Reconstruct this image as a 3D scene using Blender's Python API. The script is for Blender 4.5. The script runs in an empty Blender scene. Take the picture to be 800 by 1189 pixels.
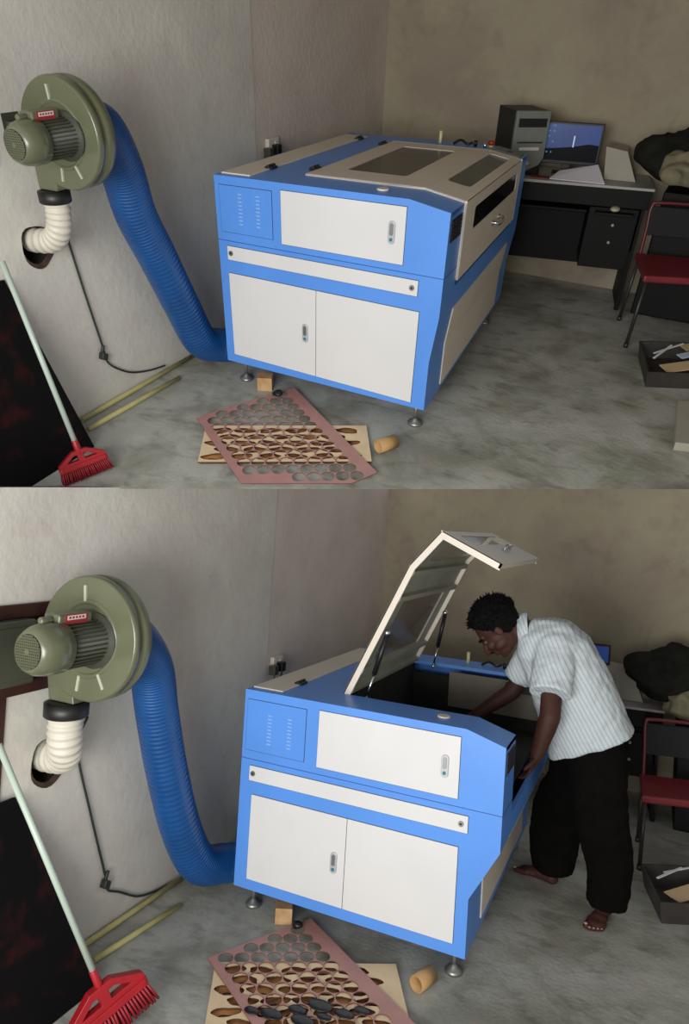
import bpy, bmesh, math, random
from math import sin, cos, pi, radians
from mathutils import Matrix, Vector, noise
from mathutils.geometry import delaunay_2d_cdt

SC = bpy.context.scene
COL = SC.collection
V = Vector

# ------------------------------------------------------------------ materials
MATS = {}

def mat(name, col, rough=0.5, metal=0.0, var=0.0, scale=8.0, col2=None, bump=0.0, trans=0.0, alpha=1.0,
        emit=None, estr=0.0, spec=0.5, detail=6.0, lo=0.35, hi=0.65, coat=0.0, bscale=None):
    if name in MATS:
        return MATS[name]
    m = bpy.data.materials.new(name)
    m.use_nodes = True
    nt = m.node_tree
    b = nt.nodes['Principled BSDF']
    b.inputs['Roughness'].default_value = rough
    b.inputs['Metallic'].default_value = metal
    b.inputs['Specular IOR Level'].default_value = spec
    b.inputs['Transmission Weight'].default_value = trans
    b.inputs['Alpha'].default_value = alpha
    b.inputs['Coat Weight'].default_value = coat
    c = (*col, 1)
    b.inputs['Base Color'].default_value = c
    tc = nt.nodes.new('ShaderNodeTexCoord')
    if var > 0 or col2:
        n = nt.nodes.new('ShaderNodeTexNoise')
        n.inputs['Scale'].default_value = scale
        n.inputs['Detail'].default_value = detail
        nt.links.new(tc.outputs['Object'], n.inputs['Vector'])
        r = nt.nodes.new('ShaderNodeValToRGB')
        r.color_ramp.elements[0].position = lo
        r.color_ramp.elements[1].position = hi
        if col2 is None:
            r.color_ramp.elements[0].color = (*[x * (1 - var) for x in col], 1)
            r.color_ramp.elements[1].color = (*[min(1, x * (1 + var)) for x in col], 1)
        else:
            r.color_ramp.elements[0].color = (*col2, 1)
            r.color_ramp.elements[1].color = c
        nt.links.new(n.outputs['Fac'], r.inputs['Fac'])
        nt.links.new(r.outputs['Color'], b.inputs['Base Color'])
    if bump > 0:
        n2 = nt.nodes.new('ShaderNodeTexNoise')
        n2.inputs['Scale'].default_value = bscale or scale * 4
        n2.inputs['Detail'].default_value = 5
        nt.links.new(tc.outputs['Object'], n2.inputs['Vector'])
        bp = nt.nodes.new('ShaderNodeBump')
        bp.inputs['Strength'].default_value = bump
        bp.inputs['Distance'].default_value = 0.01
        nt.links.new(n2.outputs['Fac'], bp.inputs['Height'])
        nt.links.new(bp.outputs['Normal'], b.inputs['Normal'])
    if emit:
        b.inputs['Emission Color'].default_value = (*emit, 1)
        b.inputs['Emission Strength'].default_value = estr
    MATS[name] = m
    return m

def lin(r, g, b):
    f = lambda c: (c / 255 / 12.92) if c / 255 <= 0.04045 else ((c / 255 + 0.055) / 1.055) ** 2.4
    return (f(r), f(g), f(b))

def layered(name, base, layers, rough=0.8, bump=0.2, bscale=40, spec=0.3):
    """base colour with several noise-masked layers: (colour, scale, lo, hi, amount, stretch)"""
    m = bpy.data.materials.new(name)
    m.use_nodes = True
    nt = m.node_tree
    b = nt.nodes['Principled BSDF']
    b.inputs['Roughness'].default_value = rough
    b.inputs['Specular IOR Level'].default_value = spec
    tc = nt.nodes.new('ShaderNodeTexCoord')
    rgb = nt.nodes.new('ShaderNodeRGB')
    rgb.outputs[0].default_value = (*base, 1)
    prev = rgb.outputs[0]
    for i, (col, scale, lo, hi, amt, st) in enumerate(layers):
        mp = nt.nodes.new('ShaderNodeMapping')
        mp.inputs['Location'].default_value = (3.1 * i, 1.7 * i, 0.9 * i)
        mp.inputs['Scale'].default_value = st
        nt.links.new(tc.outputs['Object'], mp.inputs['Vector'])
        n = nt.nodes.new('ShaderNodeTexNoise')
        n.inputs['Scale'].default_value = scale
        n.inputs['Detail'].default_value = 8
        n.inputs['Roughness'].default_value = 0.6
        n.inputs['Distortion'].default_value = 0.4
        nt.links.new(mp.outputs[0], n.inputs['Vector'])
        mr = nt.nodes.new('ShaderNodeMapRange')
        mr.inputs['From Min'].default_value = lo
        mr.inputs['From Max'].default_value = hi
        mr.inputs['To Max'].default_value = amt
        nt.links.new(n.outputs['Fac'], mr.inputs['Value'])
        mx = nt.nodes.new('ShaderNodeMix')
        mx.data_type = 'RGBA'
        nt.links.new(mr.outputs[0], mx.inputs[0])
        nt.links.new(prev, mx.inputs[6])
        mx.inputs[7].default_value = (*col, 1)
        prev = mx.outputs[2]
    nt.links.new(prev, b.inputs['Base Color'])
    n2 = nt.nodes.new('ShaderNodeTexNoise')
    n2.inputs['Scale'].default_value = bscale
    n2.inputs['Detail'].default_value = 6
    nt.links.new(tc.outputs['Object'], n2.inputs['Vector'])
    bp = nt.nodes.new('ShaderNodeBump')
    bp.inputs['Strength'].default_value = bump
    bp.inputs['Distance'].default_value = 0.01
    nt.links.new(n2.outputs['Fac'], bp.inputs['Height'])
    nt.links.new(bp.outputs['Normal'], b.inputs['Normal'])
    MATS[name] = m
    return m

ONE = (1, 1, 1)
PLASTER = layered('plaster_side_wall', lin(216, 212, 202), [
    (lin(190, 180, 174), 1.2, .42, .68, .55, ONE), (lin(220, 220, 204), 2.3, .5, .7, .5, ONE),
    (lin(196, 180, 176), 5.0, .52, .7, .4, ONE), (lin(150, 140, 126), 18, .62, .8, .35, ONE)], rough=.9, bump=.25, bscale=30)
PLASTER_B = layered('plaster_back_wall', lin(166, 157, 134), [
    (lin(138, 122, 112), 1.1, .42, .68, .6, ONE), (lin(176, 166, 136), 2.1, .5, .7, .5, ONE),
    (lin(118, 104, 94), 6.0, .55, .75, .35, ONE)], rough=.9, bump=.2, bscale=30)
PLASTER2 = layered('plaster_far_bay', lin(216, 204, 194), [
    (lin(190, 174, 168), 1.3, .42, .68, .6, ONE), (lin(216, 210, 190), 2.3, .5, .7, .4, ONE)], rough=.9, bump=.25, bscale=30)
CONCRETE = layered('worn_concrete_floor', lin(172, 172, 162), [
    (lin(112, 111, 94), 2.2, .45, .62, .65, (1, 1, 1)), (lin(196, 195, 188), 1.7, .52, .66, .6, ONE),
    (lin(168, 138, 126), 5.5, .60, .70, .35, ONE), (lin(88, 86, 70), 4.5, .52, .70, .6, (1, 1.8, 1)),
    (lin(128, 132, 100), 3.4, .55, .70, .35, ONE), (lin(150, 148, 140), 14, .60, .74, .35, ONE)],
    rough=.55, bump=.25, bscale=45, spec=.4)
BLUE = mat('blue_powder_coat', lin(88, 146, 228), .38, spec=.5, var=.04, scale=3)
BLUED = mat('blue_powder_coat_seam', lin(36, 78, 150), .5)
WHITE = mat('white_painted_steel', lin(216, 215, 214), .45, var=.02, scale=3)
BEIGE = mat('cream_painted_steel', lin(224, 213, 198), .42, var=.03, scale=3)
GAP = mat('dark_gap', lin(40, 44, 60), .8)
BLACK = mat('black_plastic', lin(22, 22, 22), .45)
BLACKM = mat('black_rubber', lin(16, 16, 15), .6)
CHROME = mat('chrome', lin(205, 208, 212), .22, metal=1.0)
STEEL = mat('dull_steel', lin(150, 150, 146), .4, metal=.8)
GLASS = mat('smoky_acrylic', lin(120, 105, 95), .12, alpha=.5, col2=lin(96, 88, 82), scale=3, var=.1)
GLASSG = mat('grey_acrylic', lin(120, 128, 118), .10, alpha=.42, col2=lin(92, 98, 90), scale=6, var=.1)
GLASSD = mat('dark_acrylic', lin(14, 14, 14), .15)
LIDIN = mat('lid_inner_grey', lin(150, 152, 138), .55, var=.08, scale=5)
DARKIN = mat('dark_interior', lin(26, 24, 22), .8, var=.3, scale=12)  # near-black, mottled; bed and inner cheeks of the cabinet
GREYIN = mat('grey_interior_sheet', lin(120, 112, 100), .6, var=.1, scale=4)
GREEN = mat('grey_green_paint', lin(93, 96, 73), .30, var=.07, scale=5, coat=.3)
GREEND = mat('grey_green_paint_dark', lin(66, 68, 56), .4, var=.1, scale=5)
DUCTW = mat('white_duct_plastic', lin(206, 200, 184), .5, var=.05, scale=10)
RED = mat('red_plastic', lin(158, 24, 34), .4, var=.08, scale=10)
REDLAB = mat('red_label', lin(150, 40, 44), .5)
WHLAB = mat('white_label', lin(215, 205, 200), .5)
HANDLEW = mat('white_enamel_tube', lin(176, 190, 176), .3)
BOARD = mat('black_stained_board', lin(10, 8, 8), .75, spec=.15, col2=lin(48, 14, 14), scale=7, var=.2, lo=.28, hi=.42)
POLE = mat('pale_yellow_pole', lin(186, 178, 120), .5, var=.1, scale=12)
WOOD = mat('pine_block', lin(196, 160, 116), .6, col2=lin(168, 128, 88), var=.1, scale=14)
PINK = mat('pink_acrylic_sheet', lin(176, 128, 118), .45, var=.06, scale=12)
PINKE = mat('burnt_pink_edge', lin(100, 62, 54), .6)
PLY = mat('pale_plywood', lin(222, 196, 156), .6, var=.06, scale=9)
PLYE = mat('burnt_ply_edge', lin(74, 44, 26), .7, var=.3, scale=30)
SCORCH = mat('scorched_brown_ply', lin(190, 136, 78), .6, col2=lin(96, 56, 30), var=.2, scale=11)
JET = mat('mottled_black', lin(22, 20, 20), .35, var=.2, scale=20)
CARD = mat('cardboard', lin(178, 140, 92), .75, var=.12, scale=12)
MAROON = mat('maroon_timber', lin(56, 26, 22), .5, var=.15, scale=8)
CABLE = mat('dark_green_cable', lin(44, 52, 44), .5)
HOLE = mat('dark_void', lin(14, 11, 8), .95)
BRICK = mat('broken_plaster_brown', lin(70, 52, 38), .9, var=.3, scale=25)
DESK = mat('black_laminate', lin(9, 8, 8), .6, spec=.25)
DESKT = mat('grey_white_laminate', lin(170, 168, 164), .5)
PCS = mat('dark_grey_case', lin(34, 34, 28), .55)
PCF = mat('silver_grey_fascia', lin(118, 122, 116), .4, var=.04)
PAPER = mat('white_paper', lin(214, 210, 216), .7, var=.03, scale=4)
PAPERG = mat('grey_white_card', lin(166, 160, 146), .7, var=.05, scale=6)
CLOTHD = mat('charcoal_cloth', lin(34, 34, 30), .95, spec=.1, var=.25, scale=10, bump=.5, bscale=60)
CLOTHK = mat('khaki_cloth', lin(120, 114, 90), .95, var=.2, scale=12, bump=.5, bscale=60)
CHAIRR = mat('maroon_vinyl', lin(120, 36, 44), .45, var=.12, scale=9)
CHAIRF = mat('dark_grey_tube', lin(56, 54, 52), .4, metal=.3)
CHAIRFR = mat('maroon_tube', lin(96, 30, 38), .4)
SKIN = mat('brown_skin', lin(66, 38, 31), .62, spec=.3, var=.12, scale=9)
SKINF = mat('brown_skin_feet', lin(150, 100, 88), .55, var=.15, scale=14)
NAIL = mat('toe_nail', lin(196, 150, 140), .4)
HAIR = mat('black_hair', lin(7, 7, 7), .85, spec=.15, var=.3, scale=60, bump=1, bscale=90)
TROUS = mat('black_trouser_cloth', lin(12, 11, 10), .95, spec=.08, var=.2, scale=9, bump=.3, bscale=50)
EYEW = mat('eye_white', lin(74, 60, 54), .6)

def shirt_material():
    m = bpy.data.materials.new('striped_white_shirt')
    m.use_nodes = True
    nt = m.node_tree
    b = nt.nodes['Principled BSDF']
    b.inputs['Roughness'].default_value = .9
    tc = nt.nodes.new('ShaderNodeTexCoord')
    mp = nt.nodes.new('ShaderNodeMapping')
    mp.inputs['Rotation'].default_value = (0, radians(30), 0)
    nt.links.new(tc.outputs['Object'], mp.inputs['Vector'])
    w = nt.nodes.new('ShaderNodeTexWave')
    w.bands_direction = 'X'
    w.inputs['Scale'].default_value = 15
    w.inputs['Distortion'].default_value = .6
    w.inputs['Detail'].default_value = 1
    nt.links.new(mp.outputs[0], w.inputs['Vector'])
    r = nt.nodes.new('ShaderNodeValToRGB')
    r.color_ramp.elements[0].position = .0
    r.color_ramp.elements[0].color = (*lin(166, 178, 184), 1)
    r.color_ramp.elements[1].position = .3
    r.color_ramp.elements[1].color = (*lin(200, 208, 212), 1)
    nt.links.new(w.outputs['Fac'], r.inputs['Fac'])
    nt.links.new(r.outputs['Color'], b.inputs['Base Color'])
    n2 = nt.nodes.new('ShaderNodeTexNoise')
    n2.inputs['Scale'].default_value = 9
    nt.links.new(tc.outputs['Object'], n2.inputs['Vector'])
    bp = nt.nodes.new('ShaderNodeBump')
    bp.inputs['Strength'].default_value = .6
    bp.inputs['Distance'].default_value = .04
    nt.links.new(n2.outputs['Fac'], bp.inputs['Height'])
    nt.links.new(bp.outputs['Normal'], b.inputs['Normal'])
    return m
SHIRT = shirt_material()

def hose_material():
    # clear ribbed blue plastic
    return mat('blue_ribbed_plastic', lin(17, 74, 134), .34, var=.12, scale=6, coat=.15)
HOSE = hose_material()
HOSED = mat('blue_hose_groove', lin(16, 50, 112), .45)

# ------------------------------------------------------------------ mesh builder
class MB:
    def __init__(s):
        s.v, s.f, s.m, s.sm = [], [], [], []
    def add(s, vs, fs, mi=0, smooth=False):
        b = len(s.v)
        s.v += [V(p) for p in vs]
        for f in fs:
            s.f.append([b + i for i in f]); s.m.append(mi); s.sm.append(smooth)
        return s
    def hexa(s, p, mi=0):
        """8 corners: bottom 4 (ccw) and top 4"""
        return s.add(p, [(0, 3, 2, 1), (4, 5, 6, 7), (0, 1, 5, 4), (1, 2, 6, 5), (2, 3, 7, 6), (3, 0, 4, 7)], mi)
    def box(s, x0, y0, z0, x1, y1, z1, mi=0):
        return s.hexa([(x0, y0, z0), (x1, y0, z0), (x1, y1, z0), (x0, y1, z0), (x0, y0, z1), (x1, y0, z1), (x1, y1, z1), (x0, y1, z1)], mi)
    def obox(s, c, ax, ay, az, mi=0):
        c, ax, ay, az = V(c), V(ax) / 2, V(ay) / 2, V(az) / 2
        return s.hexa([c - ax - ay - az, c + ax - ay - az, c + ax + ay - az, c - ax + ay - az,
                       c - ax - ay + az, c + ax - ay + az, c + ax + ay + az, c - ax + ay + az], mi)
    def prism(s, poly, fn, w0, w1, mi=0):
        n = len(poly)
        vs = [fn(u, v, w0) for u, v in poly] + [fn(u, v, w1) for u, v in poly]
        fs = [tuple(range(n))[::-1], tuple(range(n, 2 * n))] + [(i, (i + 1) % n, n + (i + 1) % n, n + i) for i in range(n)]
        return s.add(vs, fs, mi)
    def ring(s, c, x, y, rx, ry, n):
        return [V(c) + V(x) * rx * cos(2 * pi * i / n) + V(y) * ry * sin(2 * pi * i / n) for i in range(n)]
    def loft(s, rings, mi=0, smooth=True, caps=True):
        n = len(rings[0]); vs = [p for r in rings for p in r]; fs = []
        for k in range(len(rings) - 1):
            for i in range(n):
                fs.append((k * n + i, k * n + (i + 1) % n, (k + 1) * n + (i + 1) % n, (k + 1) * n + i))
        s.add(vs, fs, mi, smooth)
        if caps:
            b = len(s.v) - len(vs)
            s.f.append([b + i for i in range(n)][::-1]); s.m.append(mi); s.sm.append(False)
            s.f.append([b + (len(rings) - 1) * n + i for i in range(n)]); s.m.append(mi); s.sm.append(False)
        return s
    def cyl(s, p0, p1, r0, r1=None, n=24, mi=0, smooth=True, caps=True):
        p0, p1 = V(p0), V(p1); r1 = r0 if r1 is None else r1
        d = (p1 - p0).normalized(); x = d.orthogonal().normalized(); y = d.cross(x)
        return s.loft([s.ring(p0, x, y, r0, r0, n), s.ring(p1, x, y, r1, r1, n)], mi, smooth, caps)
    def lathe(s, p0, axis, prof, n=32, mi=0, smooth=True, caps=True):
        """profile: (distance along the axis, radius)"""
        d = V(axis).normalized(); x = d.orthogonal().normalized(); y = d.cross(x)
        return s.loft([s.ring(V(p0) + d * t, x, y, max(r, 1e-4), max(r, 1e-4), n) for t, r in prof], mi, smooth, caps)
    def tube(s, pts, r, n=10, mi=0, rf=None, smooth=True):
        pts = [V(p) for p in pts]; rings = []; x = None
        for i, p in enumerate(pts):
            t = (pts[min(i + 1, len(pts) - 1)] - pts[max(i - 1, 0)]).normalized()
            if x is None: x = t.orthogonal().normalized()
            x = (x - t * x.dot(t)).normalized(); y = t.cross(x)
            rr = rf(i / (len(pts) - 1)) if rf else r
            rings.append(s.ring(p, x, y, rr, rr, n))
        return s.loft(rings, mi, smooth)
    def ball(s, c, r, mi=0, nu=16, nv=10, R=None, f=None):
        if not hasattr(r, '__len__'): r = (r, r, r)
        vs, fs = [], []
        for j in range(nv + 1):
            th = pi * j / nv
            for i in range(nu):
                a = 2 * pi * i / nu
                p = V((r[0] * sin(th) * cos(a), r[1] * sin(th) * sin(a), r[2] * cos(th)))
                if R: p = R @ p
                p = p + V(c)
                if f: p = f(p)
                vs.append(p)
        for j in range(nv):
            for i in range(nu):
                fs.append((j * nu + i, (j + 1) * nu + i, (j + 1) * nu + (i + 1) % nu, j * nu + (i + 1) % nu))
        return s.add(vs, fs, mi, True)
    def sheet(s, outer, holes, fn, w0, w1, mi=0, mi_edge=None):
        """flat sheet with holes, extruded from w0 to w1 through fn(u, v, w)"""
        if mi_edge is None: mi_edge = mi
        pts, edges = [], []
        for lp in [outer] + holes:
            b = len(pts)
            pts += [V(p) for p in lp]
            edges += [(b + i, b + (i + 1) % len(lp)) for i in range(len(lp))]
        vo, eo, fo, *_ = delaunay_2d_cdt(pts, edges, [], 0, 1e-6)
        def inside(p, lp):
            c = False; n = len(lp)
            for i in range(n):
                (x1, y1), (x2, y2) = lp[i], lp[(i + 1) % n]
                if (y1 > p[1]) != (y2 > p[1]) and p[0] < (x2 - x1) * (p[1] - y1) / (y2 - y1) + x1: c = not c
            return c
        tris = []
        for f in fo:
            c = (vo[f[0]] + vo[f[1]] + vo[f[2]]) / 3
            if inside(c, outer) and not any(inside(c, h) for h in holes): tris.append(tuple(f))
        n = len(vo)
        s.add([fn(p[0], p[1], w0) for p in vo] + [fn(p[0], p[1], w1) for p in vo],
              [t[::-1] for t in tris] + [tuple(i + n for i in t) for t in tris], mi)
        cnt = {}
        for t in tris:
            for i in range(3):
                e = (t[i], t[(i + 1) % 3]); cnt[e] = 1
        side = [e for e in cnt if (e[1], e[0]) not in cnt]
        s.add([fn(p[0], p[1], w0) for p in vo] + [fn(p[0], p[1], w1) for p in vo],
              [(a, b, b + n, a + n) for a, b in side], mi_edge)
        return s

def rrect(u0, v0, u1, v1, r, n=5):
    out = []
    for cx, cy, a0 in ((u1 - r, v1 - r, 0), (u0 + r, v1 - r, 90), (u0 + r, v0 + r, 180), (u1 - r, v0 + r, 270)):
        for k in range(n + 1):
            a = radians(a0 + 90 * k / n); out.append((cx + r * cos(a), cy + r * sin(a)))
    return out

def circ(cx, cy, r, n=20, ry=None, rot=0, wob=0, seed=0):
    rnd = random.Random(seed); ph = rnd.random() * 6
    out = []
    for i in range(n):
        a = 2 * pi * i / n
        k = 1 + wob * sin(3 * a + ph) + wob * .6 * sin(5 * a + ph * 2)
        x, y = r * cos(a) * k, (ry or r) * sin(a) * k
        out.append((cx + x * cos(rot) - y * sin(rot), cy + x * sin(rot) + y * cos(rot)))
    return out

def catmull(pts, k=8):
    pts = [V(p) for p in pts]; P = [pts[0] * 2 - pts[1]] + pts + [pts[-1] * 2 - pts[-2]]; out = []
    for i in range(1, len(P) - 2):
        for j in range(k):
            t = j / k; a, b, c, d = P[i - 1:i + 3]
            out.append(.5 * ((2 * b) + (c - a) * t + (2 * a - 5 * b + 4 * c - d) * t * t + (3 * b - a - 3 * c + d) * t ** 3))
    return out + [pts[-1]]

# ------------------------------------------------------------------ the two rooms and the camera
ROOMS = {
    'upper': dict(leg=.14, W=1.268, xk=1.0668, xk_z=1.0, zr=.9649, zs=.6874, zm=.5103, zn=.283, Wl=1.2400, L=1.8198,
                  yl=.2358, xl=.4145, xa=.0542, xb=1.1633, xc=.5925, xd=.0553, xe=1.1454, xf=.3933, xg=1.0588, xh=.0281,
                  xi=.3402, za=.5196, zb=.0527, zc=.6615, zd=.5907, ze=.9674, zf=.7195, zg=.9658, zh=.7328,
                  w=(.0454, -.0586, -.0758),
                  R=[[0.89011418, 0.45488962, 0.02778804], [0.29170384, -0.52182792, -0.80162615], [-0.35015084, 0.72164468, -0.59717949]],
                  t=[-0.686915, -0.897151, 4.063736]),
    'lower': dict(leg=.12, W=1.3303, xk=1.1532, xk_z=1.0, zr=.9488, zs=.6521, zm=.494, zn=.2613, Wl=1.2037, L=1.581,
                  yl=.2284, xl=.4523, xa=.074, xb=1.1456, xc=.6072, xd=.0531, xe=1.1833, xf=.4273, xg=1.1314, xh=.0194,
                  xi=.3558, za=.4772, zb=.0532, zc=.6204, zd=.5459, ze=.9605, zf=.6868, zg=.9605, zh=.6969,
                  w=(0, 0, 0),
                  R=[[0.90889616, 0.41257223, 0.06076124], [0.04922161, 0.03855092, -0.99804362], [-0.41410748, 0.91010877, 0.01473131]],
                  t=[-0.566206, 1.905204, 3.522022]),
}
def view_of(d):
    """world-to-camera (x right, y down, z forward) of a room whose floor is z = 0"""
    R = Matrix(d['R']); t = V(d['t']) - R @ V((0, 0, d['leg']))
    M = R.to_4x4(); M.translation = t
    # re-orthonormalise
    q = R.to_quaternion().normalized(); M = q.to_matrix().to_4x4(); M.translation = t
    return M
VL, VU = view_of(ROOMS['lower']), view_of(ROOMS['upper'])
WORLD = {'lower': Matrix.Identity(4), 'upper': VL.inverted() @ VU}   # the lower room stands level; the upper one is tilted back above it

cam_d = bpy.data.cameras.new('camera')
cam = bpy.data.objects.new('camera', cam_d)
COL.objects.link(cam)
cam.matrix_world = VL.inverted() @ Matrix.Diagonal((1, -1, -1, 1))
cam_d.sensor_fit = 'HORIZONTAL'
cam_d.sensor_width = 36
cam_d.lens = 36 * 800 / 800
cam_d.clip_start = .05
SC.camera = cam

ROOM = 'lower'     # current room
WARP = None        # current shape adjustment of the cabinet

def build(mb, name, mats, parent=None, base=None, bevel=0, subsurf=0, remesh=0, smooth_it=0, wrap=None, kind=None):
    me = bpy.data.meshes.new(name)
    org = V(base) if base is not None else V(parent['org']) if parent is not None else V((0, 0, 0))
    pts = [WARP(p) if WARP else p for p in mb.v]
    me.from_pydata([tuple(p - org) for p in pts], [], mb.f)
    if not isinstance(mats, (list, tuple)): mats = [mats]
    for m in mats: me.materials.append(m)
    for p, mi, sm in zip(me.polygons, mb.m, mb.sm):
        p.material_index = mi; p.use_smooth = sm
    me.update()
    bm = bmesh.new(); bm.from_mesh(me)
    bmesh.ops.remove_doubles(bm, verts=bm.verts, dist=1e-6)
    bmesh.ops.recalc_face_normals(bm, faces=bm.faces)
    bm.to_mesh(me); bm.free()
    o = bpy.data.objects.new(name, me)
    COL.objects.link(o)
    o['org'] = tuple(org)
    if parent is not None:
        o.parent = parent
    else:
        o.matrix_world = WORLD[ROOM] @ Matrix.Translation(org)
    if remesh:
        r = o.modifiers.new('remesh', 'REMESH'); r.mode = 'VOXEL'; r.voxel_size = remesh; r.use_smooth_shade = True
    if smooth_it:
        c = o.modifiers.new('smooth', 'SMOOTH'); c.iterations = smooth_it; c.factor = .5
    if bevel:
        b = o.modifiers.new('bevel', 'BEVEL'); b.width = bevel; b.segments = 2; b.limit_method = 'ANGLE'; b.angle_limit = radians(40)
        b.harden_normals = False
    if subsurf:
        c = o.modifiers.new('sub', 'SUBSURF'); c.levels = subsurf; c.render_levels = subsurf
    if kind: o['kind'] = kind
    return o

def thing(name, label, cat, base, group=None):
    o = bpy.data.objects.new(name, None)
    COL.objects.link(o)
    o.empty_display_size = .1
    o['org'] = tuple(V(base))
    o.matrix_world = WORLD[ROOM] @ Matrix.Translation(V(base))
    o['label'] = label; o['category'] = cat
    if group: o['group'] = group
    return o

def tag(o, label, cat, group=None):
    o['label'] = label; o['category'] = cat
    if group: o['group'] = group
    return o

XYZ = lambda u, v, w: V((u, v, w))

# ------------------------------------------------------------------ room shells
def shell_lower():
    # left wall follows the underside of the floor above
    yz = lambda u, v, w: V((-.42 - w, u, v))
    top = lambda y: 2.056 + (y + 1.206) * .0711
    hole = circ(-.865, .925, .092, 22, .092, 0, .05, 3)
    m = MB(); m.sheet([(-2.3, 0), (.92, 0), (.92, top(.92)), (-2.3, top(-2.3))], [hole], yz, 0, .14, 0, 1)
    m.hexa([(-.56, .92, 0), (-.424, .92, 0), (-.424, 3, 0), (-.56, 3, 0), (-.56, .92, top(.92)), (-.424, .92, top(.92)), (-.424, 3, top(3)), (-.56, 3, top(3))], 2)
    build(m, 'wall_left', [PLASTER, HOLE, PLASTER2], kind='structure')  # plaster edges of the hole coloured near-black to look unlit
    m = MB(); m.box(-.60, -1.1, .7, -.58, -.6, 1.1); build(m, 'hole_shade_4', HOLE, kind='structure')  # black sheet added behind the wall hole as its painted shade
    tb = lambda x: 2.353 + (x + .461) * .0345
    m = MB(); m.hexa([(-.56, 3, 0), (3.2, 3, 0), (3.2, 3.14, 0), (-.56, 3.14, 0), (-.56, 3, tb(-.56)), (3.2, 3, tb(3.2)), (3.2, 3.14, tb(3.2)), (-.56, 3.14, tb(-.56))])
    build(m, 'wall_back', PLASTER_B, kind='structure')
    m = MB(); m.hexa([(3.06, -2.8, 0), (3.2, -2.8, 0), (3.2, 3, 0), (3.06, 3, 0), (3.06, -2.8, 2.0), (3.2, -2.8, 2.0), (3.2, 3, 2.4), (3.06, 3, 2.4)])
    build(m, 'wall_right', PLASTER, kind='structure')
    m = MB(); m.box(-.56, -2.9, -.1, 3.2, 3.14, 0); build(m, 'floor', CONCRETE, kind='structure')

def shell_upper():
    yz = lambda u, v, w: V((-.42 - w, u, v))
    hole = circ(-.82, .925, .08, 22, .082, 0, .05, 3)
    m = MB(); m.sheet([(-1.55, 0), (1.04, 0), (1.04, 2.7), (-2.3, 2.7), (-2.3, .6)], [hole], yz, 0, .14, 0, 1)
    m.box(-.56, 1.04, 0, -.424, 3.0, 2.7, 2)
    build(m, 'wall_left', [PLASTER, HOLE, PLASTER2], kind='structure')  # hole edges get their shade from the near-black colour
    m = MB(); m.box(-.60, -1.1, .7, -.58, -.6, 1.15); build(m, 'hole_shade_4', HOLE, kind='structure')  # added black backing that paints the depth of the hole dark
    m = MB(); m.box(-.56, 3, 0, 3.2, 3.14, 2.7); build(m, 'wall_back', PLASTER_B, kind='structure')
    m = MB(); m.prism([(.55, 0), (3, 0), (3, 2.7), (-1.9, 2.7), (-1.9, 1.62)], lambda u, v, ww: V((ww, u, v)), 3.06, 3.2); build(m, 'wall_right', PLASTER, kind='structure')
    m = MB(); m.box(-.56, -1.35, 2.7, 3.2, 3.14, 2.8); build(m, 'ceiling', PLASTER_B, kind='structure')
    c = V((2.296, -3.088, 1.867)); k = .05 / 1.867
    top = [V((-.56, -1.611, 0)), V((3.2, .499, 0)), V((3.2, 3.14, 0)), V((-.56, 3.14, 0))]
    bot = [p + (p - c) * k if i < 2 else p - V((0, 0, .05)) for i, p in enumerate(top)]
    m = MB(); m.hexa(bot + top); build(m, 'floor', CONCRETE, kind='structure')

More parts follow.
